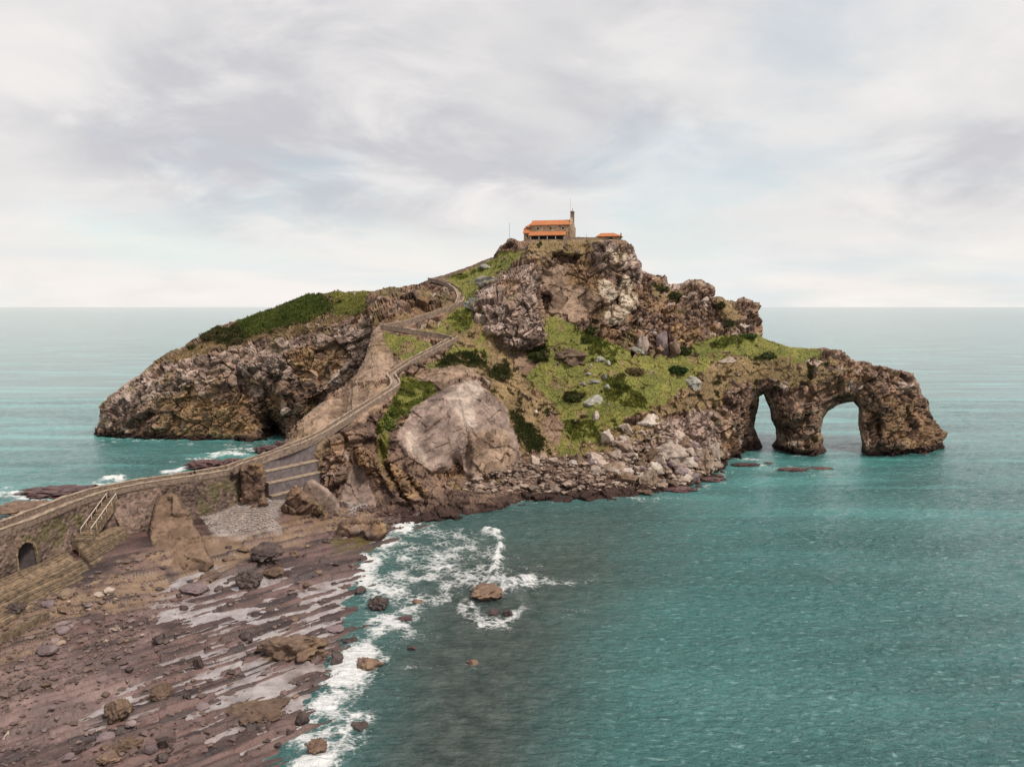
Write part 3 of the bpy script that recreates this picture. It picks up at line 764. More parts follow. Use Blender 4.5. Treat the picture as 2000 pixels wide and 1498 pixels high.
fpaint((.55, .50, .47), (.36, .31, .30), [(670, 985), (720, 980), (715, 995), (690, 1005)], 5, 10)
fpaint((.21, .135, .122), (.09, .056, .054), [(-400, 1330), (0, 1330), (120, 1290), (260, 1230), (300, 1180), (340, 1200), (260, 1330), (160, 1420), (0, 1480), (-400, 1560)], 20, 50)
fpaint((.055, .035, .03), (.09, .055, .045), [(720, 1110), (700, 1180), (690, 1250), (640, 1340), (600, 1420), (580, 1560), (700, 1560), (740, 1300), (790, 1100), (900, 1010), (980, 985), (960, 970), (860, 985), (760, 1010)], 14, 30)
fpaint((.07, .06, .022), (.12, .085, .035), [(640, 1050), (700, 1030), (780, 1010), (860, 995), (800, 1030), (720, 1060), (660, 1075)], 8, 16, 0.15)
me = mesh_np('ground', GP, q); set_col(me, FC)
link('ground', me, M_SHORE, kind='structure', label='brown tilted rock ledges of the tidal foreshore')

def ground_z(x, y):
    z = fore_height(np.array([[x, y, 0.0]]), None, None)[0][0]
    return float(z)

# thin sheets of sea water standing between the ledges
sd_ = poly_sdf(gu, gv, POOL).ravel()
pz = fz0 - 0.27 + 0.15 * sstep(-10, 60, poly_sdf(gu, gv, [(400, 1250), (520, 1200), (650, 1170), (680, 1250), (620, 1350), (540, 1420), (420, 1400), (330, 1400), (300, 1330)]).ravel()) - 0.5 * sstep(25, -5, sd_) + 0.10 * fbm(P3, 14, 3, 980)
pin = (sd_ > -6).reshape(nv_, nu)[::1]
st = 3
ig = np.arange(nu * nv_).reshape(nv_, nu)[::st, ::st]
ok = pin[::st, ::st]
qq = np.stack([ig[:-1, :-1], ig[1:, :-1], ig[1:, 1:], ig[:-1, 1:]], -1)
okq = ok[:-1, :-1] & ok[1:, :-1] & ok[1:, 1:] & ok[:-1, 1:]
qq = qq[okq]
used = np.unique(qq); mp = np.full(nu * nv_, -1); mp[used] = np.arange(len(used))
me = mesh_np('tide_pool_water', np.c_[G0[used, :2], pz[used]], mp[qq])
m, t, b = mat_base('pool_water', 0.12, 0.5)
n = obj_noise(t, 0.5, 4, 0.6, 'World')
t.links.new(mixc(t, maprange(t, n.outputs['Fac'], 0.35, 0.65, 0, 1), (.19, .155, .15, 1), (.38, .33, .322, 1)), b.inputs['Base Color'])  # sky sheen on the pools put into a pale base colour
b.inputs['IOR'].default_value = 1.6
n2 = obj_noise(t, 2.5, 4, 0.55, 'World'); bump(t, b, n2.outputs['Fac'], 0.25, 0.06)
link('tide_pool_water', me, m, kind='structure', label='shallow pale water lying between the rock ledges')

# ------------------------------------------------------------------ sea
rows = [-400., -100., 20., 45., 60.]
y = 70.
while y < 420: rows.append(y); y *= 1.0052
while y < 60000: rows.append(y); y *= 1.028
rows = np.array(rows)
tt = np.r_[np.linspace(-6, -0.8, 30)[:-1], np.linspace(-0.8, 0.8, 560), np.linspace(0.8, 6, 30)[1:]]
SXX = tt[None, :] * np.maximum(rows, 70)[:, None]; SYY = np.repeat(rows[:, None], len(tt), 1)
sp = np.stack([SXX.ravel(), SYY.ravel(), np.zeros(SXX.size)], -1)
spx, spy = to_px(np.c_[sp[:, 0], np.maximum(sp[:, 1], 20), sp[:, 2]])
near = (sp[:, 1] > 40) & (sp[:, 1] < 420) & (np.abs(sp[:, 0]) < 330)
foam = np.zeros(len(sp)); shal = np.zeros(len(sp)); wave = np.zeros(len(sp))
nx, ny = spx[near], spy[near]; NP = sp[near]
wb_ = fbm(NP, 7, 4, 1001); wb2 = fbm(NP, 18, 3, 1002)
wx = nx + 26 * wb_ + 14 * fbm(NP, 2.2, 4, 1004); wy = ny + 16 * fbm(NP, 7, 4, 1003) + 9 * fbm(NP, 2.2, 4, 1005)
fo = np.zeros(len(nx))
def fline(pts, width, dens):
    global fo
    d = line_dist(wx, wy, pts)
    fo = np.maximum(fo, 1.12 * dens * np.exp(-(d / (1.55 * width)) ** 1.5))
def fpoly(poly, soft, dens):
    global fo
    fo = np.maximum(fo, dens * sstep(-soft, soft, poly_sdf(wx, wy, poly)))
fline([(800, 1022), (755, 1060), (735, 1085), (718, 1120), (735, 1140), (760, 1150)], 20, 1.2)
fline([(760, 1150), (795, 1175), (775, 1205), (735, 1235), (700, 1260), (705, 1280)], 36, 1.1)
fline([(715, 1270), (690, 1305), (660, 1335), (632, 1362), (610, 1400), (603, 1440), (640, 1470), (600, 1520)], 34, 1.35)
fline([(690, 1420), (650, 1440), (600, 1450)], 34, 1.1)
fpoly([(790, 1030), (860, 1015), (960, 1040), (1000, 1090), (960, 1140), (900, 1180), (830, 1200), (760, 1160), (760, 1080)], 40, .80)
fpoly([(760, 1010), (900, 985), (1060, 985), (1080, 1060), (1100, 1150), (1040, 1220), (900, 1260), (800, 1300), (740, 1330), (700, 1250), (700, 1100)], 70, .36)
fline([(966, 1042), (970, 1075), (972, 1105)], 13, 1.1)
fline([(968, 1118), (985, 1140), (1010, 1135), (1045, 1130)], 17, 1.15)
fline([(1060, 1136), (1100, 1130), (1120, 1136)], 8, .62); fline([(1140, 1132), (1175, 1140)], 7, .6)
fline([(905, 1205), (925, 1180), (940, 1205), (990, 1218), (1010, 1195), (1010, 1170)], 11, .85)
fline([(1040, 1130), (1100, 1128), (1180, 1138)], 13, .48)
fline([(880, 1000), (960, 985), (1040, 975), (1130, 968), (1230, 972), (1330, 966), (1420, 932)], 8, .55)
fline([(800, 1300), (860, 1296), (930, 1298)], 9, .55)
fline([(1090, 1195), (1140, 1190)], 8, .5)
fline([(1430, 905), (1480, 908), (1530, 912), (1580, 920), (1620, 922)], 9, .62)
fline([(1300, 958), (1350, 955), (1400, 935), (1430, 920)], 7, .6)
fline([(980, 965), (1040, 968), (1080, 975)], 8, .6)
fline([(840, 1010), (930, 990), (1000, 975), (1040, 970)], 8, .55)
fline([(340, 918), (385, 905), (430, 890), (470, 882), (490, 876)], 11, .95)
fline([(440, 868), (500, 864), (530, 862)], 4, .7)
fline([(190, 950), (215, 945), (250, 938)], 10, .9)
fline([(5, 968), (60, 965), (120, 975), (200, 985)], 8, .9)
fline([(330, 920), (350, 915)], 8, .8)
fline([(188, 861), (260, 862), (400, 862), (540, 862)], 3.5, .62)
fline([(1505, 886), (1560, 889), (1615, 886)], 4, .62); fline([(1430, 900), (1480, 884)], 4, .6); fline([(1690, 874), (1740, 889), (1840, 884)], 4, .62)
foam[near] = fo * np.clip(0.85 + 0.5 * wb_ + 0.55 * fbm(NP, 3.0, 3, 1020), 0.25, 1.25)
sh = sstep(-170, 190, poly_sdf(nx, ny, [(640, 1600), (680, 1400), (740, 1250), (760, 1080), (820, 1020), (960, 980), (1250, 985), (1220, 1100), (1150, 1250), (1100, 1400), (1080, 1650), (640, 1650)]) + 50 * wb2)
shal[near] = sh
# swell, chop and the two breaking crests
z = 0.26 * fbm(NP * np.array([1, 1.7, 1]), 2.6, 3, 1010, .6) + 0.14 * fbm(NP * np.array([1, 2.2, 1]), 11.0, 3, 1011)
z += 0.22 * np.clip(fo - 0.35, 0, 1) * (1 + 0.8 * fbm(NP, 1.2, 3, 1012))
for pts, w_, hh in (([(966, 1042), (970, 1075), (972, 1100)], 12, 0.7), ([(966, 1112), (980, 1138), (1005, 1140), (1040, 1130)], 13, 0.8)):
    z += hh * np.exp(-(line_dist(wx, wy, pts) / w_) ** 2) * (1 + 0.7 * fbm(NP, 1.6, 4, 1013))
wave[near] = z
sp[:, 2] = wave
nr, nc = SXX.shape
ii = np.arange(nr * nc).reshape(nr, nc)
q = np.stack([ii[:-1, :-1], ii[:-1, 1:], ii[1:, 1:], ii[1:, :-1]], -1).reshape(-1, 4)
me = mesh_np('sea', sp, q); set_f(me, 'foam', foam); set_f(me, 'shallow', shal); set_f(me, 'chop', 1.0 - 0.74 * sstep(130, 300, SYY.ravel()))
def sea_mat():
    m, t, b = mat_base('sea_water', 0.08, 0.5)
    b.inputs['IOR'].default_value = 1.42
    fa = N(t, 'ShaderNodeAttribute', attribute_name='foam'); sa = N(t, 'ShaderNodeAttribute', attribute_name='shallow')
    pos = N(t, 'ShaderNodeNewGeometry').outputs['Position']
    def ns(scale, det, rough, st=None, dist=0.0):
        s = pos
        if st:
            mp = N(t, 'ShaderNodeMapping'); mp.inputs['Scale'].default_value = st
            t.links.new(pos, mp.inputs[0]); s = mp.outputs[0]
        n = N(t, 'ShaderNodeTexNoise'); n.inputs['Scale'].default_value = scale; n.inputs['Detail'].default_value = det
        n.inputs['Roughness'].default_value = rough; n.inputs['Distortion'].default_value = dist
        t.links.new(s, n.inputs['Vector'])
        return n.outputs['Fac']
    deep = mixc(t, maprange(t, ns(0.012, 6, 0.6, (1, 2.5, 1)), 0.35, 0.68, 0, 1, True), (.034, .116, .112, 1), (.074, .200, .192, 1))
    cf = N(t, 'ShaderNodeAttribute', attribute_name='chop')
    stf = N(t, 'ShaderNodeMath', operation='MULTIPLY')
    t.links.new(maprange(t, ns(0.016, 7, 0.66, (.5, 4.0, 1), 0.5), 0.46, 0.66, 0, 1, True), stf.inputs[0])
    t.links.new(maprange(t, cf.outputs['Fac'], 0.26, 1.0, .9, .18), stf.inputs[1])
    deep = mixc(t, stf.outputs[0], deep, (.110, .360, .340, 1))
    deep = mixc(t, maprange(t, ns(0.62, 4, 0.62, (1, 2.1, 1), 0.6), 0.54, 0.70, 0, .75, True), deep, (.20, .36, .345, 1))  # paler flecks: light on ripple crests painted into the water colour
    deep = mixc(t, maprange(t, ns(0.9, 4, 0.62, (1, 2.3, 1), 0.6), 0.40, 0.28, 0, .6, True), deep, (.012, .060, .060, 1))  # darker flecks: the painted counterpart between the crests
    shc = mixc(t, maprange(t, ns(0.35, 6, 0.62), 0.36, 0.64, 0, 1), (.030, .052, .048, 1), (.085, .108, .100, 1))
    body = mixc(t, sa.outputs['Fac'], deep, shc)
    # lacy foam
    warp = ns(0.5, 3, 0.5)
    v = N(t, 'ShaderNodeTexVoronoi', feature='DISTANCE_TO_EDGE'); v.inputs['Scale'].default_value = 0.55
    dv = N(t, 'ShaderNodeVectorMath', operation='MULTIPLY_ADD')
    nw = N(t, 'ShaderNodeTexNoise'); nw.inputs['Scale'].default_value = 0.7; nw.inputs['Detail'].default_value = 5
    t.links.new(pos, nw.inputs['Vector'])
    t.links.new(nw.outputs['Color'], dv.inputs[0]); dv.inputs[1].default_value = (2.6, 2.6, 2.6); t.links.new(pos, dv.inputs[2])
    t.links.new(dv.outputs[0], v.inputs['Vector'])
    lace = maprange(t, v.outputs['Distance'], 0.0, 0.42, 0.0, 1.0)
    fin = ns(1.9, 7, 0.68, (1, 1.6, 1))
    thr = N(t, 'ShaderNodeMath', operation='MULTIPLY_ADD'); thr.inputs[1].default_value = 0.52
    t.links.new(lace, thr.inputs[0])
    t.links.new(maprange(t, fin, 0.25, 0.75, 0.0, 0.75), thr.inputs[2])
    df = N(t, 'ShaderNodeMath', operation='SUBTRACT')
    t.links.new(fa.outputs['Fac'], df.inputs[0]); t.links.new(thr.outputs[0], df.inputs[1])
    fm = maprange(t, df.outputs[0], 0.0, 0.62, 0, .95, True)
    t.links.new(mixc(t, fm, body, (.80, .80, .79, 1)), b.inputs['Base Color'])
    t.links.new(maprange(t, fm, 0, 1, 0.10, 0.9), b.inputs['Roughness'])
    # ripples
    w1 = ns(0.55, 5, 0.6, (1, 2.0, 1), 0.4); w2 = ns(0.06, 5, 0.55, (1, 3.0, 1)); w3 = ns(2.2, 4, 0.6, (1, 1.7, 1))
    s1 = N(t, 'ShaderNodeMath', operation='MULTIPLY_ADD'); s1.inputs[1].default_value = 1.7
    t.links.new(w1, s1.inputs[0])
    s0 = N(t, 'ShaderNodeMath', operation='MULTIPLY'); s0.inputs[1].default_value = 1.3; t.links.new(w2, s0.inputs[0]); t.links.new(s0.outputs[0], s1.inputs[2])
    s2 = N(t, 'ShaderNodeMath', operation='MULTIPLY_ADD'); s2.inputs[1].default_value = 0.30
    t.links.new(w3, s2.inputs[0]); t.links.new(s1.outputs[0], s2.inputs[2])
    bp = bump(t, b, s2.outputs[0], 1.0, 0.85)
    ca = N(t, 'ShaderNodeAttribute', attribute_name='chop'); t.links.new(ca.outputs['Fac'], bp.inputs['Strength'])
    return m
link('sea', me, sea_mat(), kind='structure', label='teal sea with surf breaking along the ledges')
# ------------------------------------------------------------------ small relief-built outcrops
def outcrop(name, poly, Y, base, seed, label, cat, a=2.0, w=9.0, B=4.0, paints=(), amp_scale=None, step=1.6, tilt=0.0, gauss=(), kind=None, streak=()):
    p = np.array(poly, float); cx_, cy_ = p.mean(0)
    ctrl = [(x, y, Y + tilt * (cy_ - y)) for x, y in ((p[:, 0].min(), p[:, 1].min()), (p[:, 0].max(), p[:, 1].min()), (p[:, 0].min(), p[:, 1].max()), (p[:, 0].max(), p[:, 1].max()), (cx_, cy_))]
    V_, C_, q_, qb_, inf = relief(poly, step, ctrl, gauss, [], paints, w, a, 40.0, B, seed, base, calm=lambda u, v: (1 - amp_scale) + 0 * u if amp_scale else 0 * u, streak=streak)
    m_ = mesh_np(name, V_, [q_, qb_]); set_col(m_, C_)
    return link(name, m_, M_ROCK, label=label, cat=cat, kind=kind)

outcrop('rock_slab', [(286, 1110), (290, 1062), (294, 1015), (300, 985), (312, 968), (334, 962), (350, 968), (357, 992), (372, 1004), (378, 1028), (396, 1046), (404, 1074), (420, 1100), (405, 1118)], 147.5, 'bslab', 2100, 'tall smooth brown rock slab leaning against the causeway wall', 'rock slab', amp_scale=0.99, w=6.0, tilt=0.13, a=1.6, B=5)
outcrop('rock_outcrop', [(468, 1000), (472, 940), (470, 912), (490, 904), (512, 906), (520, 930), (516, 960), (526, 985), (510, 1000)], 167.5, 'brown', 2200, 'brown rock knob built into the causeway wall beside the tiered retaining wall', 'rock', amp_scale=0.55, a=1.6)
outcrop('rock_outcrop', [(536, 1045), (545, 1000), (565, 965), (578, 948), (592, 955), (612, 975), (632, 990), (642, 1010), (640, 1045)], 168, 'brown', 2300, 'dark jagged rock stack on the shingle below the retaining wall', 'rock', amp_scale=0.8, a=2.2, paints=[('dark', [(530, 1050), (540, 1010), (640, 1010), (650, 1050)], 10, 20)])
outcrop('rock_slab', [(588, 965), (596, 940), (612, 936), (640, 955), (662, 985), (666, 1010), (640, 1010), (610, 985)], 172, 'slab', 2400, 'smooth grey rock slab sloping down behind the dark rock stack', 'rock slab', amp_scale=0.4, a=1.2, B=3)
outcrop('rock_outcrop', [(655, 1062), (662, 1022), (690, 1008), (720, 1012), (752, 1022), (756, 1040), (740, 1062)], 161, 'brown', 2500, 'low reddish brown rock at the edge of the surf below the folded strata', 'rock', amp_scale=0.5, a=1.5)

# ------------------------------------------------------------------ masonry
M_WALL = terrain_mat('wall_masonry', fine=4.0, bumpd=0.10, rough=0.9, lo=0.6, hi=1.3)
M_COPE = plain_mat('coping_stone', (.42, .325, .24), (.22, .16, .115), 0.9, 0.9, 0.05, coord='World')
M_DECK = plain_mat('path_paving', (.30, .225, .18), (.19, .14, .11), 0.7, 0.9, 0.05, coord='World')
M_BLOCK = plain_mat('grey_blockwork', (.19, .155, .155), (.10, .08, .08), 0.8, 0.9, 0.06, coord='World')
M_STEP = plain_mat('step_stone', (.28, .20, .13), (.10, .07, .048), 1.3, 0.9, 0.10, coord='World', rnd=.35)
M_RAIL = plain_mat('weathered_rail', (.62, .53, .46), (.45, .36, .30), 3.0, 0.6, 0.01)
M_PALE = plain_mat('pale_wall_stone', (.30, .22, .17), (.12, .085, .066), 1.6, 0.9, 0.15, coord='World')

def resample(pts, stp):
    p = np.array(pts, float); s = np.r_[0, np.cumsum(np.linalg.norm(np.diff(p, axis=0), axis=1))]
    n = max(2, int(s[-1] / stp) + 1); q = np.linspace(0, s[-1], n)
    # smooth polyline through the points
    out = np.stack([np.interp(q, s, p[:, k]) for k in range(p.shape[1])], -1)
    for _ in range(3):
        o2 = out.copy(); o2[1:-1] = (out[:-2] + 2 * out[1:-1] + out[2:]) / 4; out = o2
    return out, q

def side_normals(p):
    t = np.gradient(p[:, :2], axis=0); t /= np.linalg.norm(t, axis=1, keepdims=True)
    return np.stack([t[:, 1], -t[:, 0]], -1)       # to the right of the direction of travel

def ribbon_wall(mb, p, off, width, z0, z1):
    """a wall following p, offset sideways, between z0 and z1 (relative arrays or numbers)"""
    n = side_normals(p); k = len(p)
    z0 = np.broadcast_to(z0, (k,)); z1 = np.broadcast_to(z1, (k,))
    jit = RNG.normal(0, 0.08, k)
    vs = []
    for i in range(k):
        for o_, z in ((off - width / 2, p[i, 2] + z0[i]), (off + width / 2, p[i, 2] + z0[i]), (off + width / 2, p[i, 2] + z1[i] + jit[i]), (off - width / 2, p[i, 2] + z1[i] + jit[i])):
            vs.append((p[i, 0] + n[i, 0] * o_, p[i, 1] + n[i, 1] * o_, z))
    fs = [(0, 1, 2, 3), (4 * k - 1, 4 * k - 2, 4 * k - 3, 4 * k - 4)]
    for i in range(k - 1):
        for j in range(4):
            fs.append((4 * i + j, 4 * i + (j + 1) % 4, 4 * i + 4 + (j + 1) % 4, 4 * i + 4 + j))
    mb.add(vs, fs)

# ---- causeway
cw = link('causeway', None, label='long curving stone causeway wall running from the shore to the stairway', cat='causeway')
cpts, cs = resample([(x, y, 13.0) for x, y in CAUSE[1:14]], 0.22)
cn = side_normals(cpts)
zz = np.arange(2.0, 13.01, 0.22)
cpx, _ = to_px(np.c_[cpts[:, :2], np.full(len(cpts), 14.0)])
S2, Z2 = np.meshgrid(cs, zz)
ia = int(np.argmin(np.abs(cpx - 42)))
s_arch, HW, ZS = cs[ia], 1.8, 8.7
def arch_sd(s, z, grow=0.0):
    hw = HW + grow
    d = np.abs(s - s_arch)
    return np.where(z < ZS, hw - d, hw - np.hypot(d, (z - ZS)))
bl = sstep(185, 215, cpx) * (1 - sstep(290, 320, cpx))        # bedded footing right of the stair
bl2 = (1 - sstep(60, 130, cpx)) * 0
off = 0.10 * (13 - Z2) + (bl[None] * 3.6 * sstep(12.5, 5.0, Z2))
off = off + bl[None] * 0.35 * (np.floor(Z2 / 0.55) * 0.55 - Z2)
base3 = np.stack([np.repeat(cpts[None, :, 0], len(zz), 0), np.repeat(cpts[None, :, 1], len(zz), 0), Z2], -1)
wallP = base3.copy(); wallP[..., :2] += cn[None] * off[..., None]
Pq = np.stack([S2.ravel(), 0 * S2.ravel(), (Z2 * 1.35).ravel()], -1)
Pq = Pq + 0.12 * np.stack([fbm(Pq, .8, 2, 71), 0 * Pq[:, 0], fbm(Pq, .8, 2, 72)], -1)
hb, eb, rb = facet(Pq, 0.62, 77, 0.4)
hbig = fbm(Pq, 4.0, 4, 78)
dsp = 0.22 * hb - 0.24 * (1 - sstep(0, 0.18, eb)) + 0.35 * hbig
ad = arch_sd(S2, Z2).ravel()
dsp = np.where(ad > -0.35, 0, dsp)
wallP = wallP.reshape(-1, 3); wallP[:, :2] += np.repeat(cn[None], len(zz), 0).reshape(-1, 2) * dsp[:, None]
# snap vertices to the arch edge
nsn = (np.abs(ad) < 0.16)
gs = np.where(Z2.ravel() < ZS, -np.sign(S2.ravel() - s_arch), -(S2.ravel() - s_arch) / (np.hypot(S2.ravel() - s_arch, Z2.ravel() - ZS) + 1e-6))
gz = np.where(Z2.ravel() < ZS, 0, -(Z2.ravel() - ZS) / (np.hypot(S2.ravel() - s_arch, Z2.ravel() - ZS) + 1e-6))
ctan = np.repeat(np.stack([-cn[:, 1], cn[:, 0]], -1)[None], len(zz), 0).reshape(-1, 2)
mv = np.where(nsn, -ad, 0)
wallP[:, :2] += ctan * (mv * gs)[:, None]; wallP[:, 2] += mv * gz
stone = np.clip(0.5 + 0.9 * (rb - 0.5) + 0.5 * hbig, 0, 1)[:, None]
WC = np.array((.25, .17, .135)) * stone + np.array((.05, .034, .03)) * (1 - stone)
mort = (1 - sstep(0.02, 0.14, eb))[:, None] * 0.25
WC = WC * (1 - mort) + mort * np.array((.30, .235, .18))
mossy = sstep(0.15, 0.45, fbm(np.c_[S2.ravel(), 0 * ad, Z2.ravel()], 3.5, 4, 79))[:, None] * 0.6
WC = WC * (1 - mossy) + mossy * np.array((.13, .12, .05))
nz_, ns_ = S2.shape
ii = np.arange(nz_ * ns_).reshape(nz_, ns_)
q = np.stack([ii[:-1, :-1], ii[:-1, 1:], ii[1:, 1:], ii[1:, :-1]], -1).reshape(-1, 4)
q = q[ad[q].mean(1) < 0.02]
me = mesh_np('wall_face', wallP, q); set_col(me, WC)
link('wall_face', me, M_WALL, cw)
mb = MB(); ribbon_wall(mb, cpts[::4], -4.4, 0.5, -15.0, 0.0); mb.build('seaward_wall', M_BLOCK, cw)
mb = MB(); ribbon_wall(mb, cpts[::4], -2.1, 4.2, -0.35, -0.02); mb.build('deck', M_DECK, cw)
mb = MB(); ribbon_wall(mb, cpts[::4], -0.14, 0.55, -0.1, 0.95); mb.build('parapet', M_PALE, cw)
mb = MB(); ribbon_wall(mb, cpts[::4], -4.2, 0.55, -0.1, 0.95); mb.build('parapet', M_PALE, cw)
mb = MB(); ribbon_wall(mb, cpts[::4], -0.14, 0.75, 0.95, 1.12); mb.build('coping', M_COPE, cw)
mb = MB(); ribbon_wall(mb, cpts[::4], -4.2, 0.75, 0.95, 1.12); mb.build('coping', M_COPE, cw)
# arch: ring stones and barrel
def arch_pt(u_, r_, depth):
    """u_ 0..1 round the intrados from foot to foot"""
    L = ZS - 2.0; T = 2 * L + math.pi * HW; d = u_ * T
    if d < L: s, z, ds, dz = -HW, 2.0 + d, -1, 0
    elif d > T - L: s, z, ds, dz = HW, 2.0 + T - d, 1, 0
    else:
        a_ = (d - L) / HW; ds, dz = -math.cos(a_), math.sin(a_); s, z = HW * ds, ZS + HW * dz
    s += ds * r_; z += dz * r_
    i = int(np.clip(np.searchsorted(cs, s_arch + s), 0, len(cs) - 1))
    return Vector((cpts[i, 0] + cn[i, 0] * (0.10 * (13 - z) + depth), cpts[i, 1] + cn[i, 1] * (0.10 * (13 - z) + depth), z))
mb = MB(); nseg = 30
vs, fs = [], []
for i in range(nseg + 1):
    for dpt in (0.02, -3.9): vs.append(arch_pt(i / nseg, 0.0, dpt))
for i in range(nseg): fs.append((2 * i, 2 * i + 2, 2 * i + 3, 2 * i + 1))
fs.append(tuple(2 * i + 1 for i in range(nseg + 1)))
mb.add(vs, fs); mb.build('arch_barrel', M_BLOCK, cw)
for i in range(26):
    mb = MB(); u0, u1 = (i + .04) / 26, (i + .96) / 26
    pr = [(u0, 0.0), (u1, 0.0), (u1, 0.40), (u0, 0.40)]
    mb.prism(pr, lambda u_, r_: arch_pt(u_, r_, 0.14 + 0.04 * (i % 3)), lambda u_, r_: arch_pt(u_, r_, -0.3))
    mb.build('arch_stone', M_STEP, cw)

# ---- stair down the causeway wall with two rails
def cause_pt(px_, out, z):
    i = int(np.argmin(np.abs(cpx - px_)))
    return Vector((cpts[i, 0] + cn[i, 0] * out, cpts[i, 1] + cn[i, 1] * out, z))
st_ = link('stone_stair', None, label='narrow stone stair with metal rails climbing the causeway wall', cat='stair')
A_, B_ = cause_pt(207, 1.3, 12.6), cause_pt(128, 2.6, 7.6)
nst = 24
for i in range(nst):
    p = A_.lerp(B_, i / (nst - 1)); mb = MB()
    d = (B_ - A_); rz = math.atan2(d.y, d.x)
    mb.box((p.x, p.y, p.z - 0.9), (0.62, 2.0 + (1.2 if i > 19 else 0), 1.8), rz); mb.build('step', M_STEP, st_)
for sgn, hgt in ((1, 0.95), (-1, 0.95)):
    d = (B_ - A_).normalized(); nrm2 = Vector((-d.y, d.x, 0)).normalized() * sgn * 0.95
    mb = MB(); a0 = A_ + nrm2 + Vector((0, 0, hgt)); b0 = A_.lerp(B_, .86) + nrm2 + Vector((0, 0, hgt))
    mb.tube(a0, b0, 0.085); rail = mb.build('handrail', M_RAIL, st_)
    for j in range(6):
        p = (A_.lerp(B_, .86 * j / 5)) + nrm2; mb = MB(); mb.tube(p + Vector((0, 0, -.2)), p + Vector((0, 0, hgt)), 0.06, 6); mb.build('rail_post', M_RAIL, st_)
mb = MB(); p = cause_pt(213, 0.6, 13.2); mb.box(p, (0.5, 0.5, 1.7), 0.2); mb.build('gate_post', M_PALE, st_)

# ---- stepped revetments at the foot of the wall
def revetment(px0, px1, out0, ztop, nrow, label, rise=0.25, run=0.42, skew=0.0):
    rv = link('stepped_revetment', None, label=label, cat='revetment', group='stepped stone revetments at the causeway foot')
    i0, i1 = sorted((int(np.argmin(np.abs(cpx - px0))), int(np.argmin(np.abs(cpx - px1)))))
    for k in range(nrow):
        j0 = i0 + int(skew * k); j1 = i1 + int(skew * k * 0.6)
        seg = cpts[max(j0, 0):max(j1, 6):6].copy()
        if len(seg) < 3: continue
        seg[:, 2] = ztop - rise * k
        mb = MB(); ribbon_wall(mb, seg, out0 + run * k + run / 2, run, -1.6, 0.0); mb.build('step', M_STEP, rv)
    return rv
revetment(118, 212, 2.6, 7.4, 15, 'upper stepped stone apron below the railed stair', skew=-1.5)
revetment(-90, 100, 2.8, 7.2, 18, 'lower stepped stone apron below the arched opening', skew=-1.0)
def low_wall(pts, label, h=1.2, w=0.9):
    p, _ = resample([tuple(at_z(x, y, z)) for x, y, z in pts], 0.8); mb = MB(); ribbon_wall(mb, p, 0, w, -1.5, h * 0.5)
    mb.build('low_wall', M_STEP, label=label, cat='wall')
low_wall([(128, 1133, 3.6), (165, 1112, 3.7), (216, 1086, 3.9)], 'low kerb wall along the foot of the upper stepped apron')
low_wall([(-40, 1270, 3.2), (0, 1250, 3.2), (50, 1222, 3.3), (92, 1200, 3.4)], 'low kerb wall along the foot of the lower stepped apron')
low_wall([(135, 1150, 3.3), (165, 1149, 3.2), (205, 1132, 3.2)], 'thin concrete ledge among the cobbles beyond the aprons', h=0.7)

# ---- tiered retaining wall under the stairway
rw = link('retaining_wall', None, label='grey blockwork retaining wall in three tiers under the stairway', cat='retaining wall')
L0, R0 = Vector(at_y(512, 905, 174.5)), Vector(at_y(632, 866, 188.5))
dirw = (R0 - L0); dirw.z = 0; dirw.normalize(); outw = Vector((dirw.y, -dirw.x, 0))
LEN = math.hypot(R0.x - L0.x, R0.y - L0.y)
tiers = [(0.0, 12.1, 14.1, 18.1, 1.0), (1.1, 9.5, 12.1, 12.4, .98), (2.2, 6.6, 9.5, 9.6, .86), (3.2, 2.5, 6.7, 6.7, .66)]
for (o_, zb, zl, zr, fr) in tiers:
    mb = MB(); a_ = L0 + outw * o_; b_ = a_ + dirw * (LEN * fr)
    def P_(s, z, back): 
        c = a_.lerp(b_, s) - outw * back; return Vector((c.x, c.y, z))
    prof = [(0, zb - 3), (1, zb - 3), (1, zr), (0, zl)]
    mb.prism(prof, lambda s, z: P_(s, z, 0), lambda s, z: P_(s, z, 3.0)); mb.build('tier', M_BLOCK, rw)
    mb = MB(); prof = [(0, zl + .004), (1, zr + .004), (1, zr + .34), (0, zl + .34)]
    mb.prism(prof, lambda s, z: P_(s, z, -0.18), lambda s, z: P_(s, z, 1.25)); mb.build('coping', M_COPE, rw)
# courses of blocks on the front tier faces
# ------------------------------------------------------------------ stairway
def stairway(pts, label, outer=1, below=0.9, wl=True, wr=True):
    p, _ = resample([tuple(at_y(x, y, Y)) for x, y, Y in pts], 0.7)
    sw = link('stairway', None, label=label, cat='stairway')
    mb = MB(); ribbon_wall(mb, p, 0, 2.0, -0.5, 0.10); mb.build('steps', M_DECK, sw)
    if wr:
        mb = MB(); ribbon_wall(mb, p, 1.15, 0.42, -below if outer > 0 else -.6, .72); mb.build('parapet', M_PALE, sw)
        mb = MB(); ribbon_wall(mb, p, 1.15, 0.52, .72, .84); mb.build('coping', M_COPE, sw)
    if wl:
        mb = MB(); ribbon_wall(mb, p, -1.15, 0.42, -below if outer < 0 else -.6, .72); mb.build('parapet', M_PALE, sw)
        mb = MB(); ribbon_wall(mb, p, -1.15, 0.52, .72, .84); mb.build('coping', M_COPE, sw)
    return p
p0 = [(449, 917.5, 168), (463, 911, 170)] + PATH[1:]
SW1 = stairway(p0, 'lower flight of walled stairs rising from the causeway')
SW2 = stairway(PATH2, 'middle flight of stairs doubling back below the rock outcrop', outer=-1, below=0.8, wr=False)
SW3 = stairway(PATH3, 'upper walled stairs curving round the rock outcrop to the ridge', outer=1, below=0.9)
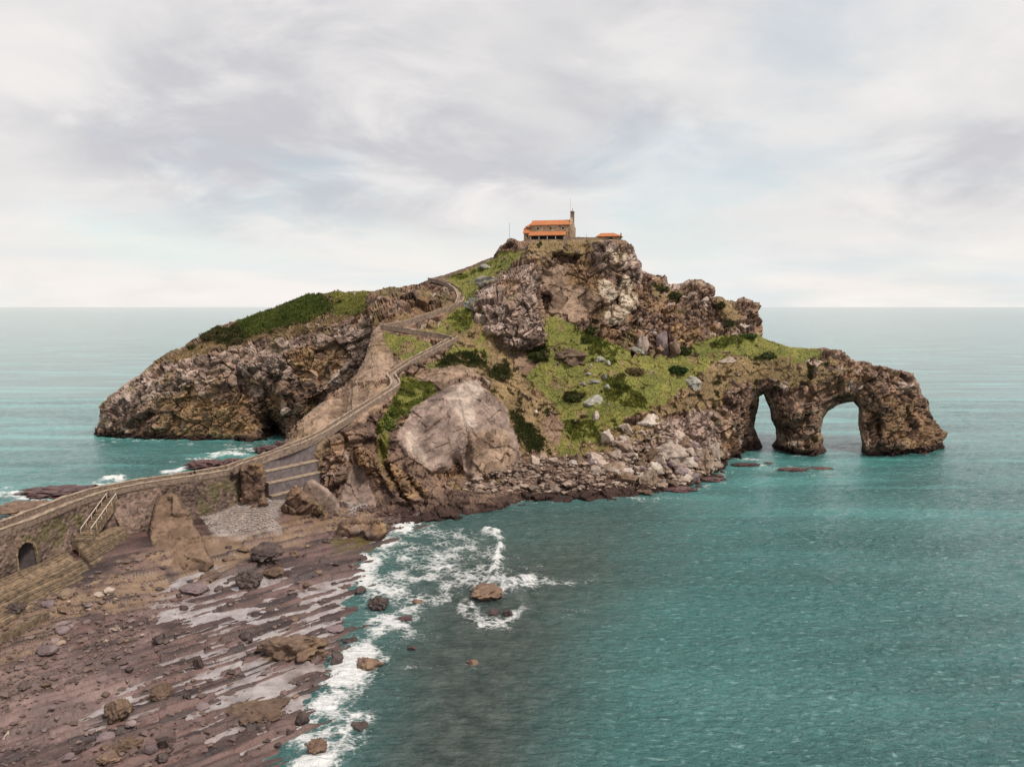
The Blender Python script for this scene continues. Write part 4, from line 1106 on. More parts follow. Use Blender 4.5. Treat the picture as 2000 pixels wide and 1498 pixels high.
p, _ = resample([tuple(at_y(x, y, Y)) for x, y, Y in ((838, 548, 290), (852, 546, 292), (868, 541, 293), (892, 533, 293), (920, 524, 293), (960, 507, 292))], 1.0)
mb = MB(); ribbon_wall(mb, p, 0, 0.5, -1.5, 0.8); mb.build('ridge_wall', M_PALE, label='low stone wall along the ridge skyline up towards the chapel', cat='wall')

# ------------------------------------------------------------------ summit terrace and chapel
ZT = 74.55
def wx_at(px_, Y): return (px_ - CX) / F * (Y * math.cos(TH) - (ZT - CAMZ) * math.sin(TH))
tl, tr = wx_at(1024, 288), wx_at(1222, 288)
mb = MB()
outl = [(tl, 287.5), (tl + 8, 286.6), (tl + 20, 286.8), (tr - 12, 287.0), (tr - 1, 288), (tr + 0.5, 296), (tr - 8, 305), (tl + 15, 308), (tl + 2, 302)]
mb.prism(outl, lambda x, y_: (x, y_, ZT - 9), lambda x, y_: (x, y_, ZT))
mb.build('terrace', M_PALE, kind='structure', label='flat stone terrace on the summit')
p, _ = resample([(x, y_, ZT) for x, y_ in ((wx_at(1100, 288), 287.2), (wx_at(1130, 288), 287.2), (wx_at(1168, 288), 287.4))], 0.8)
mb = MB(); ribbon_wall(mb, p, 0, 0.45, -1.0, 0.85); mb.build('terrace_wall', M_PALE, label='low terrace wall between the chapel and the small refuge', cat='wall')

def brick_mat(name, c1, c2, sc):
    m, t, b = mat_base(name, 0.9, 0.2)
    v = obj_noise(t, sc, coord='Object', typ='ShaderNodeTexVoronoi')
    n = obj_noise(t, sc * .5, 6, 0.6)
    c = mixc(t, maprange(t, n.outputs['Fac'], .35, .65, 0, 1), c1 + (1,), c2 + (1,))
    sp_ = N(t, 'ShaderNodeSeparateColor'); t.links.new(v.outputs['Color'], sp_.inputs[0])
    g = N(t, 'ShaderNodeCombineXYZ'); mr = maprange(t, sp_.outputs[0], 0, 1, .55, 1.4)
    for i in range(3): t.links.new(mr, g.inputs[i])
    t.links.new(mixc(t, 1.0, c, g.outputs[0], 'MULTIPLY'), b.inputs['Base Color'])
    bump(t, b, v.outputs['Distance'], .7, .08)
    return m
M_CHAPEL = brick_mat('chapel_stone', (.40, .27, .175), (.30, .20, .13), 1.6)
M_TOWER = brick_mat('tower_stone', (.27, .16, .12), (.20, .12, .09), 1.8)
M_TRIM = plain_mat('dressed_stone', (.46, .36, .27), (.36, .27, .20), 1.0, .9, .02)
M_DARK = plain_mat('dark_opening_and_shade', (.02, .018, .016), (.03, .025, .02), 2.0, .5, .005)
def tile_mat():
    m, t, b = mat_base('orange_roof_tile', 0.8, 0.2)
    n = obj_noise(t, .7, 6, .65); n2 = obj_noise(t, 5.0, 3, .6)
    c = mixc(t, maprange(t, n.outputs['Fac'], .32, .68, 0, 1), (.42, .145, .055, 1), (.52, .215, .095, 1))
    t.links.new(mixc(t, maprange(t, n2.outputs['Fac'], .35, .7, 0, .45), c, (.36, .11, .045, 1)), b.inputs['Base Color'])
    w = N(t, 'ShaderNodeTexWave', wave_type='BANDS', bands_direction='X'); w.inputs['Scale'].default_value = 4.5
    tc = N(t, 'ShaderNodeTexCoord'); t.links.new(tc.outputs['Object'], w.inputs['Vector'])
    bump(t, b, w.outputs['Fac'], .5, .03)
    return m
M_TILE = tile_mat()
M_IRON = plain_mat('dark_iron', (.06, .055, .05), (.10, .09, .08), 4.0, .5, .005)

ch = link('chapel', None, label='stone chapel with orange tiled roofs and a slim bell tower', cat='chapel')
ch.location = (wx_at(1073, 294), 294.0, ZT); ch.rotation_euler = (0, 0, math.radians(-11))
x0, x1, hw, ev, rg = -6.2, 8.6, 4.2, 5.6, 7.5
mb = MB(); mb.prism([(-hw, 0), (hw, 0), (hw, ev), (0, rg), (-hw, ev)], lambda y_, z: (x0, y_, z), lambda y_, z: (x1, y_, z)); mb.build('nave_wall', M_CHAPEL, ch)
def roof_gable(name, xa, xb, h, e, r, ov, th=.22):
    mb = MB(); k = (r - e) / h
    mb.prism([(-h - ov, e - ov * k + .03), (0, r + .03), (h + ov, e - ov * k + .03), (h + ov, e - ov * k + th + .03), (0, r + th + .03), (-h - ov, e - ov * k + th + .03)],
             lambda y_, z: (xa, y_, z), lambda y_, z: (xb, y_, z))
    return mb.build(name, M_TILE, ch)
roof_gable('nave_roof', x0 - .3, x1 - .35, hw, ev, rg, .45)
mb = MB(); mb.box((x0 + 7.2, -hw - .08, ev - .12), (14.3, .3, .2)); mb.build('cornice', M_TRIM, ch)
# chancel and low sacristy to the left
mb = MB(); mb.prism([(-3.4, 0), (3.4, 0), (3.4, 5.0), (-3.4, 5.0)], lambda y_, z: (x0 - 2.0, y_, z), lambda y_, z: (x0 + .1, y_, z)); mb.build('chancel_wall', M_CHAPEL, ch)
mb = MB(); mb.add([(x0 - 2.4, -3.9, 4.9), (x0 + .05, -3.9, 4.9), (x0 + .05, 3.9, 4.9), (x0 - 2.4, 3.9, 4.9), (x0 - .9, 0, 6.7), (x0 + .05, 0, 6.7), (x0 - 2.4, -3.9, 5.1), (x0 + .05, -3.9, 5.1), (x0 + .05, 3.9, 5.1), (x0 - 2.4, 3.9, 5.1)],
       [(3, 2, 1, 0), (0, 1, 7, 6), (1, 2, 8, 5, 7), (2, 3, 9, 8), (3, 0, 6, 9), (6, 7, 5, 4), (8, 9, 4, 5), (9, 6, 4)]); mb.build('chancel_roof', M_TILE, ch)
mb = MB(); mb.box((x0 - 1.45, -2.3, 1.45), (2.7, 4.6, 2.9)); mb.build('sacristy_wall', M_CHAPEL, ch)
mb = MB(); mb.prism([(-4.95, 2.75), (-2.9, 4.75), (1.0, 4.75), (1.0, 4.4), (-3.0, 4.4), (-4.95, 2.55)], lambda y_, z: (x0 - 3.05, y_, z - .0), lambda y_, z: (x0 - .2, y_, z)); mb.build('sacristy_roof', M_TILE, ch)
w_ = link('sacristy_window', None, None, ch)
mb = MB(); pr = [(-.3, 1.0), (.3, 1.0), (.3, 1.9)] + [(.3 * math.cos(a), 1.9 + .3 * math.sin(a)) for a in np.linspace(.4, 2.74, 5)] + [(-.3, 1.9)]
mb.prism(pr, lambda x, z: (x0 - 1.5 + x, -4.62, z), lambda x, z: (x0 - 1.5 + x, -4.3, z)); mb.build('pane', M_DARK, w_)
mb = MB(); mb.box((x0 - 1.5, -4.66, .92), (.95, .16, .14)); mb.build('sill', M_TRIM, w_)
# round windows
for xw in (-3.7, 1.0, 5.7):
    w_ = link('round_window', None, None, ch)
    mb = MB(); ring = [(math.cos(a), math.sin(a)) for a in np.linspace(0, 2 * math.pi, 21)[:-1]]
    mb.prism(ring, lambda c, s_: (xw + .48 * c, -hw - .03, 4.25 + .48 * s_), lambda c, s_: (xw + .48 * c, -hw + .2, 4.25 + .48 * s_)); mb.build('pane', M_DARK, w_)
    mb = MB(); n_ = 20
    for i in range(n_):
        a0, a1 = 2 * math.pi * i / n_, 2 * math.pi * (i + 1) / n_
        pr = [(.5, a0), (.5, a1), (.72, a1), (.72, a0)]
        mb.prism(pr, lambda r, a: (xw + r * math.cos(a), -hw - .12, 4.25 + r * math.sin(a)), lambda r, a: (xw + r * math.cos(a), -hw + .05, 4.25 + r * math.sin(a)))
    mb.build('frame', M_TRIM, w_)
# porch along the near side
mb = MB(); mb.prism([(-hw - 2.9, 1.42), (-hw + .05, 3.0), (-hw + .05, 3.2), (-hw - 2.9, 1.64)], lambda y_, z: (x0 - .6, y_, z), lambda y_, z: (x1 - 1.7, y_, z)); mb.build('porch_roof', M_TILE, ch)
mb = MB(); mb.box((x0 + 6.3, -hw - 2.6, 1.34), (13.4, .22, .2)); mb.build('porch_beam', M_DARK, ch)
for i in range(5):
    mb = MB(); mb.box((x0 + .2 + i * 3.1, -hw - 2.6, .62), (.28, .28, 1.24)); mb.build('porch_post', M_TRIM, ch)
mb = MB(); mb.box((x0 + 6.3, -hw - .06, .8), (12.4, .1, 1.55)); mb.build('porch_shade_panel', M_DARK, ch)  # flat dark panel painting the shade under the porch roof
# bell tower on the right gable
mb = MB(); mb.prism([(-hw - .25, 0), (hw + .25, 0), (hw + .25, ev + .1), (1.3, rg + .9), (-1.3, rg + .9), (-hw - .25, ev + .1)], lambda y_, z: (x1 - .45, y_, z), lambda y_, z: (x1 + .45, y_, z)); mb.build('gable_wall', M_CHAPEL, ch)
for s_ in (-1, 1):
    mb = MB(); mb.box((x1 + .62, s_ * 3.7, 2.6), (.5, .8, 5.2)); mb.build('buttress', M_TRIM, ch)
d_ = MB(); pr = [(-1.1, 0), (1.1, 0), (1.1, 2.6)] + [(1.1 * math.cos(a), 2.6 + 1.1 * math.sin(a)) for a in np.linspace(.3, 2.84, 7)] + [(-1.1, 2.6)]
d_.prism(pr, lambda y_, z: (x1 + .49, y_, z), lambda y_, z: (x1 + .3, y_, z)); d_.build('portal', M_DARK, ch)
tw = link('bell_tower', None, None, ch); tw.location = (0, 0, -.7)
tw2 = MB()
for s_ in (-1, 1): tw2.box((x1 + .05, s_ * .95, rg + 2.0), (1.15, .7, 3.2))
tw2.box((x1 + .05, 0, rg + .7), (1.15, 1.2, .6)); tw2.box((x1 + .05, 0, rg + 3.1), (1.15, 1.2, 1.0)); tw2.build('shaft', M_TOWER, tw)
mb = MB(); mb.box((x1 + .05, 0, rg + 3.72), (1.4, 2.9, .24)); mb.box((x1 + .05, 0, rg + 3.95), (.9, 2.0, .25)); mb.build('cap', M_TOWER, tw)
mb = MB(); mb.tube((x1 + .05, 0, rg + 4.0), (x1 + .05, 0, rg + 5.2), .07); mb.tube((x1 + .05, -.35, rg + 4.85), (x1 + .05, .35, rg + 4.85), .06); mb.build('cross', M_IRON, tw)
mb = MB(); mb.tube((x1 - .9, .8, rg - .4), (x1 - .9, .8, rg + 8.2), .035, 6); mb.build('lightning_rod', M_IRON, ch)
# lantern of antennas and the refuge
def mast(px_, Y, ybase, h, label):
    P_ = Vector(at_y(px_, ybase, Y)); mb = MB(); mb.tube(P_ - Vector((0, 0, 1)), P_ + Vector((0, 0, h)), .05, 6); mb.build('mast', M_IRON, label=label, cat='mast')
mast(995, 289.5, 465, 5.4, 'thin bare mast on the rocky knob left of the chapel')
mast(1145, 289, 466, 1.6, 'short post on the terrace wall between chapel and refuge')
hu = link('refuge', None, label='small stone refuge with an orange hipped roof right of the chapel', cat='refuge')
hu.location = (wx_at(1191, 291), 291.2, ZT - .25); hu.rotation_euler = (0, 0, math.radians(-14))
mb = MB(); mb.box((0, 0, .7), (7.8, 4.6, 1.9)); mb.build('wall', M_CHAPEL, hu)
mb = MB()
a, b_, e, r = 4.7, 3.1, 1.45, 3.0
mb.add([(-a, -b_, e), (a, -b_, e), (a, b_, e), (-a, b_, e), (-a, -b_, e + .18), (a, -b_, e + .18), (a, b_, e + .18), (-a, b_, e + .18), (-a + 1.4, 0, r), (a - 3.2, 0, r)],
       [(3, 2, 1, 0), (0, 1, 5, 4), (1, 2, 6, 5), (2, 3, 7, 6), (3, 0, 4, 7), (4, 5, 9, 8), (5, 6, 9), (6, 7, 8, 9), (7, 4, 8)]); mb.build('roof', M_TILE, hu)
mb = MB(); mb.box((.6, -2.34, .75), (1.4, .1, .9)); mb.build('window', M_DARK, hu)
mb = MB(); mb.box((4.0, 1.4, 1.9), (.45, .45, 2.2)); mb.build('chimney', M_TOWER, hu)
# ------------------------------------------------------------------ boulders
def rock_mesh(name, seed, sub, style):
    bm = bmesh.new(); bmesh.ops.create_icosphere(bm, subdivisions=sub, radius=1.0)
    P = np.array([v.co[:] for v in bm.verts])
    r = np.random.default_rng(seed)
    P = P * (1 + 0.22 * fbm(P, 0.9, 3, seed))[:, None]
    npl, lo, hi, rough = {'block': (12, .33, .64, .09), 'round': (12, .62, .88, .06), 'crag': (10, .42, .75, .17), 'reef': (5, .7, .9, .30)}[style]
    for k in range(npl):
        nn = r.normal(size=3); nn /= np.linalg.norm(nn)
        P = P - np.maximum(0, P @ nn - r.uniform(lo, hi))[:, None] * nn
    rad = np.linalg.norm(P, axis=1, keepdims=True); nr_ = P / (rad + 1e-6)
    h, e, _ = facet(P + .12 * np.stack([fbm(P, .5, 2, seed + 7)] * 3, -1), 0.40, seed + 3, 1.0)
    h2, e2, _ = facet(P, 0.17, seed + 5, 1.0)
    P = P + nr_ * (rough * h + rough * .4 * h2 + rough * 0.5 * fbm(P, 0.25, 3, seed + 4) - rough * .7 * (1 - sstep(0, .10, e)))[:, None]
    P = P / np.ptp(P, axis=0)
    P[:, 2] -= P[:, 2].min() + 0.16
    P[:, 0] -= P[:, 0].mean(); P[:, 1] -= P[:, 1].mean()
    for v, c in zip(bm.verts, P): v.co = c
    me = bpy.data.meshes.new(name); bm.to_mesh(me); bm.free()
    me.polygons.foreach_set('use_smooth', [True] * len(me.polygons))
    return me

def rock_mat(name, c1, c2, c3, rough=0.9, spec=0.25, sc=0.9):
    m, t, b = mat_base(name, rough, spec)
    n = obj_noise(t, sc, 7, .65, 'World'); n2 = obj_noise(t, sc * .35, 5, .6, 'World')
    c = mixc(t, maprange(t, n.outputs['Fac'], .34, .66, 0, 1), c1 + (1,), c2 + (1,))
    c = mixc(t, maprange(t, n2.outputs['Fac'], .52, .66, 0, .8), c, c3 + (1,))
    oi = N(t, 'ShaderNodeObjectInfo'); mr = maprange(t, oi.outputs['Random'], 0, 1, .72, 1.22)
    g = N(t, 'ShaderNodeCombineXYZ')
    for i in range(3): t.links.new(mr, g.inputs[i])
    t.links.new(mixc(t, 1.0, c, g.outputs[0], 'MULTIPLY'), b.inputs['Base Color'])
    n3 = obj_noise(t, sc * 3.5, 8, .68, 'World'); bump(t, b, n3.outputs['Fac'], .8, .12)
    return m
RM = {
    'pale': rock_mat('pale_limestone_boulder', (.46, .37, .315), (.27, .21, .175), (.24, .16, .105)),
    'white': rock_mat('white_limestone_boulder', (.58, .50, .44), (.40, .33, .285), (.33, .26, .21)),
    'tan': rock_mat('tan_boulder', (.32, .23, .165), (.18, .12, .088), (.40, .33, .285)),
    'brown': rock_mat('brown_boulder', (.21, .14, .10), (.105, .066, .05), (.26, .18, .11)),
    'dark': rock_mat('wet_dark_boulder', (.075, .048, .042), (.035, .022, .02), (.12, .08, .065), rough=.55, spec=.45),
    'purple': rock_mat('purple_grey_boulder', (.22, .165, .165), (.13, .092, .095), (.28, .215, .20), rough=.7),
    'grey': rock_mat('lichen_grey_boulder', (.38, .36, .31), (.21, .19, .165), (.16, .17, .10)),
    'reef': rock_mat('maroon_reef', (.14, .068, .066), (.06, .03, .03), (.20, .12, .10), rough=.55, spec=.45),
}
VAR = {}
def variant(mat, i, big, style):
    key = (mat, i, big, style)
    if key not in VAR:
        me = rock_mesh('boulder', 40 + 17 * i + (300 if big else 0), 5 if big else 4, style)
        me.materials.append(RM[mat]); VAR[key] = me
    return VAR[key]
NROCK = [0]
def put_rock(loc, w, d, h, mat, label, group=None, rz=None, big=False, name='boulder', tilt=0.0, style=None):
    NROCK[0] += 1
    r = random.Random(NROCK[0] * 7 + 1)
    o = bpy.data.objects.new(name, variant(mat, NROCK[0] % (3 if big else 6), big, style or {'purple': 'round', 'tan': 'block', 'brown': 'crag' if big else 'block', 'dark': 'crag' if big else 'block', 'reef': 'reef'}.get(mat, 'block'))); COL.objects.link(o)
    o.location = loc; o.scale = (w, d, h)
    o.rotation_euler = (tilt * r.uniform(-1, 1), tilt * r.uniform(-1, 1), r.uniform(-.5, .5) + (math.pi if r.random() < .5 else 0) if rz is None else rz)
    o['label'] = label; o['category'] = 'rock' if name != 'reef' else 'reef'
    if group: o['group'] = group
    return o
def rock_px(x, yb, w, h, mat, label, z=None, Y=None, depth=0.9, **kw):
    """a rock whose foot stands at pixel (x, yb) on the ground (height z) or at distance Y"""
    if Y is not None: p = Vector(at_y(x, yb, Y))
    elif z is not None: p = Vector(at_z(x, yb, z))
    else:
        p = Vector(at_z(x, yb, .8))
        for _ in range(4):
            zg = ground_z(p.x, p.y); p = Vector(at_z(x, yb, max(zg, -.1)))
    m_ = (p.y * math.cos(TH) - (p.z - CAMZ) * math.sin(TH)) / F
    W = w * m_; vis = math.sin(math.atan2(CAMZ - p.z, p.y))
    D = W * depth; H = max(h * m_ - D * vis * .55, .30 * h * m_) / math.cos(math.atan2(CAMZ - p.z, p.y)) * 1.1
    p.y += D * .42; p.z -= .10 * H
    return put_rock(p, W * 1.08, D * 1.08, H * 1.16, mat, label, big=w > 34, **kw)

FG = [  # rocks on the foreshore and in the surf, each with its own look
    (575, 1302, 132, 74, 'brown', 'largest brown weed-topped boulder on the wet rock platform'),
    (736, 1194, 40, 34, 'dark', 'dark banded boulder at the edge of the surf, above the foam'),
    (948, 1178, 74, 40, 'brown', 'broad brown rock standing in the breaking surf'),
    (964, 1204, 26, 14, 'dark', 'low dark stone just seaward of the broad brown surf rock'),
    (992, 1206, 20, 18, 'dark', 'small pointed dark stone right of the broad brown surf rock'),
    (655, 1300, 28, 34, 'dark', 'dark cubic block right of the largest boulder'),
    (702, 1162, 24, 17, 'dark', 'small dark rock on the ledges left of the surf'),
    (716, 1312, 52, 28, 'brown', 'brown rock half covered by the main line of foam'),
    (614, 1480, 44, 38, 'brown', 'brown rock ringed by foam at the bottom of the picture'),
    (702, 1426, 34, 18, 'dark', 'flat dark rock in the foam right of the bottom surf rock'),
    (385, 1308, 20, 28, 'dark', 'dark upright block standing in the shallow pool'),
    (306, 1264, 30, 28, 'dark', 'dark rock at the landward end of the pool'),
    (357, 1196, 18, 18, 'dark', 'small black cube of rock in the pale upper pool'),
    (364, 1366, 16, 15, 'dark', 'small dark stone in the pool below the upright block'),
    (391, 1390, 28, 19, 'purple', 'smooth grey stone lying in the lower pool'),
    (304, 1374, 42, 38, 'brown', 'cracked brown rock beside the lower pool'),
    (322, 1468, 34, 32, 'dark', 'round dark boulder topmost of the cluster at the bottom edge'),
    (312, 1488, 24, 20, 'dark', 'small dark boulder below the round one at the bottom edge'),
    (289, 1474, 26, 22, 'purple', 'purplish boulder left of the round dark one at the bottom edge'),
    (241, 1472, 54, 34, 'brown', 'wide brown boulder near the bottom left of the shore'),
    (200, 1450, 32, 20, 'purple', 'rounded grey boulder left of the wide brown one'),
    (294, 1434, 32, 18, 'dark', 'flat dark stone above the round dark boulder'),
    (272, 1436, 18, 13, 'dark', 'tiny dark stone left of the flat dark stone'),
    (250, 1420, 22, 14, 'purple', 'small smooth stone below the big tilted ledge'),
    (281, 1410, 38, 16, 'purple', 'long flat grey stone beside the lower pool'),
    (224, 1408, 52, 46, 'brown', 'big tilted brown ledge block left of the lower pool'),
    (202, 1496, 48, 26, 'brown', 'brown block cut by the bottom edge of the picture'),
    (147, 1474, 22, 18, 'dark', 'small dark rock on the lower left shore'),
    (128, 1488, 24, 16, 'purple', 'small purple stone on the lower left shore'),
    (73, 1496, 38, 20, 'purple', 'low purple boulder at the bottom left corner'),
    (11, 1448, 22, 18, 'pale', 'single pale stone at the left edge of the shore'),
    (490, 1418, 120, 46, 'brown', 'long jagged weedy rock ridge below the largest boulder'),
    (588, 1418, 28, 30, 'dark', 'dark rock between the weedy ridge and the foam'),
    (507, 1098, 62, 40, 'dark', 'rough dark rock below the shingle beach'),
    (482, 1152, 50, 44, 'dark', 'knobbly black rock standing above the pale upper pool'),
    (530, 1132, 40, 26, 'brown', 'brown rock right of the knobbly black rock'),
    (402, 1136, 38, 20, 'brown', 'low brown rock on the sand below the leaning slab'),
    (372, 1162, 54, 24, 'purple', 'purple rock ledge left of the knobbly black rock'),
    (115, 1240, 28, 18, 'purple', 'flat oval stone on the sand below the lower apron'),
    (114, 1222, 32, 12, 'purple', 'thin flat stone above the flat oval stone'),
    (84, 1278, 40, 18, 'purple', 'dark flat slab on the sand near the left edge'),
    (76, 1262, 52, 14, 'purple', 'long purple slab behind the dark flat slab'),
    (112, 1262, 22, 10, 'tan', 'small tan stone at the end of the long purple slab'),
    (210, 1162, 24, 16, 'pale', 'pale rounded cobble at the end of the concrete ledge'),
    (188, 1166, 24, 12, 'pale', 'pale flat cobble beside the concrete ledge'),
    (166, 1182, 26, 16, 'tan', 'large tan cobble below the concrete ledge'),
    (205, 1146, 20, 12, 'tan', 'tan cobble above the concrete ledge'),
    (252, 1118, 18, 16, 'tan', 'round tan boulder below the bedded footing of the wall'),
    (280, 1120, 38, 18, 'purple', 'purple boulder right of the round tan boulder'),
    (88, 1188, 26, 16, 'purple', 'dark purple boulder at the foot of the lower apron'),
    (120, 1200, 30, 18, 'brown', 'brown boulder on the kerb of the lower apron'),
    (120, 1172, 34, 22, 'tan', 'mossy tan boulder between the two aprons'),
    (20, 1200, 40, 26, 'dark', 'black wet boulder on the lower apron at the left edge'),
    (777, 990, 48, 24, 'dark', 'black weed-covered rock under the folded strata'),
    (833, 985, 14, 10, 'dark', 'small black rock right of the weed-covered one'),
    (702, 1000, 15, 8, 'dark', 'flat black stone on the sand below the strata'),
    (734, 998, 14, 8, 'dark', 'round black stone on the sand below the strata'),
    (752, 996, 12, 7, 'dark', 'small black stone nearest the weed-covered rock'),
    (805, 1270, 20, 10, 'dark', 'small black rock awash in the middle of the bay'),
    (922, 1300, 22, 14, 'brown', 'small brown rock awash right of the thin foam streak'),
    (815, 1182, 24, 14, 'brown', 'small rock in the foam below the broad surf rock'),
    (790, 1215, 28, 12, 'reef', 'low maroon rock washed by the surf'),
    (650, 1236, 38, 14, 'purple', 'flat grey rock behind the largest boulder'),
    (683, 1258, 34, 14, 'dark', 'low dark rock at the landward edge of the foam'),
]
NAMED = []
def near_label(x, y, w, mt, kind, fallback):
    k = min(NAMED, key=lambda q: (q[0] - x) ** 2 + (q[1] - y) ** 2)[2]
    k = k.split(',')[0]
    tone = {'pale': 'pale', 'white': 'whitish', 'tan': 'tan', 'brown': 'brown', 'dark': 'dark', 'purple': 'purplish', 'grey': 'grey', 'reef': 'maroon'}[mt]
    lb = '%s %s %s near the %s' % ('tiny' if w < 9 else 'small' if w < 14 else 'medium' if w < 19 else 'larger', tone, kind, k)
    return lb if len(lb.split()) <= 16 else fallback
for (x, yb, w, h, mt, lb) in FG:
    rock_px(x, yb, w, h, mt, lb); NAMED.append((x, yb, lb))

BB = [  # boulders below and on the slope
    (1315, 912, 72, 50, 'pale', 'largest smooth pale boulder of the heap below the grassy slope', 219), (1292, 908, 32, 28, 'pale', 'pale boulder just left of the largest one in the heap', 217),
    (1380, 922, 46, 52, 'tan', 'tall cracked tan boulder at the seaward end of the heap', 222), (1397, 904, 26, 44, 'pale', 'upright pale boulder at the far right of the heap', 229),
    (1363, 886, 38, 20, 'white', 'flat white block behind the tall cracked boulder', 231), (1271, 952, 50, 42, 'tan', 'big tan boulder at the waterline below the heap', 209),
    (1226, 950, 42, 32, 'brown', 'brown boulder left of the big tan one at the waterline', 207), (1198, 928, 46, 30, 'tan', 'brownish boulder behind the brown waterline boulder', 211),
    (1172, 915, 42, 27, 'pale', 'sloping pale boulder at the left end of the heap', 215), (1203, 900, 30, 22, 'pale', 'pale block above the sloping boulder', 219),
    (1213, 878, 36, 20, 'pale', 'long pale block at the foot of the grass', 225), (1332, 946, 42, 22, 'pale', 'low pale boulder at the waterline right of the big tan one', 210),
    (1326, 930, 20, 14, 'purple', 'small grey block between the largest and the low pale boulder', 213), (1043, 906, 22, 20, 'pale', 'single pale block below the smooth slab', 209),
    (1060, 903, 20, 20, 'tan', 'tan block right of the single pale block', 210), (1081, 906, 20, 14, 'pale', 'small pale block right of the tan block', 210),
    (1266, 838, 54, 32, 'white', 'big whitish slab lying above the boulder heap', 236), (1186, 868, 26, 34, 'white', 'upright whitish rock at the foot of the grass', 226),
    (1223, 848, 30, 24, 'pale', 'jagged pale rock left of the whitish slab', 232), (1155, 800, 42, 32, 'grey', 'lone angular boulder in the middle of the grassy slope', 235),
    (1165, 825, 13, 24, 'pale', 'narrow pale rock just below the lone angular boulder', 231), (1113, 712, 84, 38, 'brown', 'long dark blocky outcrop across the upper grass', 251),
    (1171, 710, 22, 17, 'grey', 'grey rock at the right end of the long dark outcrop', 252), (1189, 716, 12, 14, 'grey', 'small lichen-grey rock right of the grey one', 251),
    (1183, 740, 14, 11, 'grey', 'small grey rock in the grass below the outcrop', 247), (1140, 757, 12, 14, 'grey', 'small upright grey rock left in the mid grass', 243), (1186, 762, 12, 13, 'grey', 'small grey rock right in the mid grass', 243),
    (1295, 690, 24, 46, 'purple', 'tall purple-grey fin of rock under the right cliff', 263), (1259, 688, 24, 38, 'lime', 'pale leaning rock left of the purple-grey fin', 261), (1322, 698, 26, 38, 'brown', 'pointed brown rock right of the purple-grey fin', 262),
    (1355, 762, 36, 30, 'grey', 'grey rocks below the dark round shrub', 250), (1416, 714, 44, 20, 'pale', 'low broken rock in the grass left of the arches', 262),
    (1245, 690, 30, 14, 'grey', 'cluster of mossy grey stones at the head of the slope', 258), (1150, 735, 20, 9, 'grey', 'flat mossy stone in the upper grass', 247), (1160, 752, 24, 14, 'grey', 'mossy grey stone in the mid grass', 244),
    (930, 602, 36, 22, 'grey', 'grey-green boulder beside the bend of the upper stairs', 264), (975, 612, 18, 12, 'pale', 'pale stone below the left crag', 258), (958, 560, 60, 22, 'grey', 'lichen-covered ledge above the left crag', 276), (950, 528, 34, 12, 'grey', 'lichen-grey rock on the ridge grass', 285), (937, 632, 26, 22, 'pale', 'grey rock on the dry slope below the bend of the stairs', 256),
]
for (x, yb, w, h, mt, lb, Y) in BB:
    sp_ = surf(KINF, x, yb - 2)
    Yb = sp_.y - .3 if sp_ is not None else Y
    rock_px(x, yb, w, h, 'pale' if mt == 'lime' else mt, lb, Y=Yb, depth=.95, style='block'); NAMED.append((x, yb, lb))

# blocks of the heap that cannot be told apart
heap = [(1180, 900), (1205, 870), (1240, 850), (1300, 850), (1345, 862), (1380, 880), (1405, 905), (1400, 925), (1350, 945), (1290, 955), (1230, 950), (1180, 935), (1130, 930), (1080, 920), (1060, 905), (1120, 900)]
hp = np.array(heap, float); cnt = 0; rr = random.Random(5)
while cnt < 110:
    x, y = rr.uniform(1050, 1410), rr.uniform(845, 956)
    if float(poly_sdf(np.array(x), np.array(y), hp)) < 0: continue
    sp_ = surf(KINF, x, y)
    if sp_ is None: continue
    cnt += 1
    w = rr.choice([10, 13, 16, 20, 24, 28, 34])
    mt = rr.choice(['pale', 'pale', 'tan', 'brown', 'purple', 'white'])
    rock_px(x, y, w, w * rr.uniform(.6, .95), mt, near_label(x, y, w, mt, 'block', 'angular block among the boulder heap below the grassy slope'), Y=sp_.y - .2, group='blocks of the boulder heap', tilt=.3, name='rock_block')
# dark wet rocks along the waterline of the hill
for i in range(40):
    x = rr.uniform(860, 1430); yb = float(np.interp(x, [860, 950, 1050, 1150, 1250, 1330, 1400, 1430], [985, 968, 955, 952, 962, 962, 940, 922])) + rr.uniform(-9, 6)
    w = rr.choice([8, 10, 12, 15, 20])
    mt = rr.choice(['dark', 'reef', 'brown'])
    rock_px(x, yb, w, w * .6, mt, near_label(x, yb, w, mt, 'wet rock', 'dark wet rock along the waterline of the hill'), z=0.1, group='wet rocks along the waterline', tilt=.2, name='wet_rock')
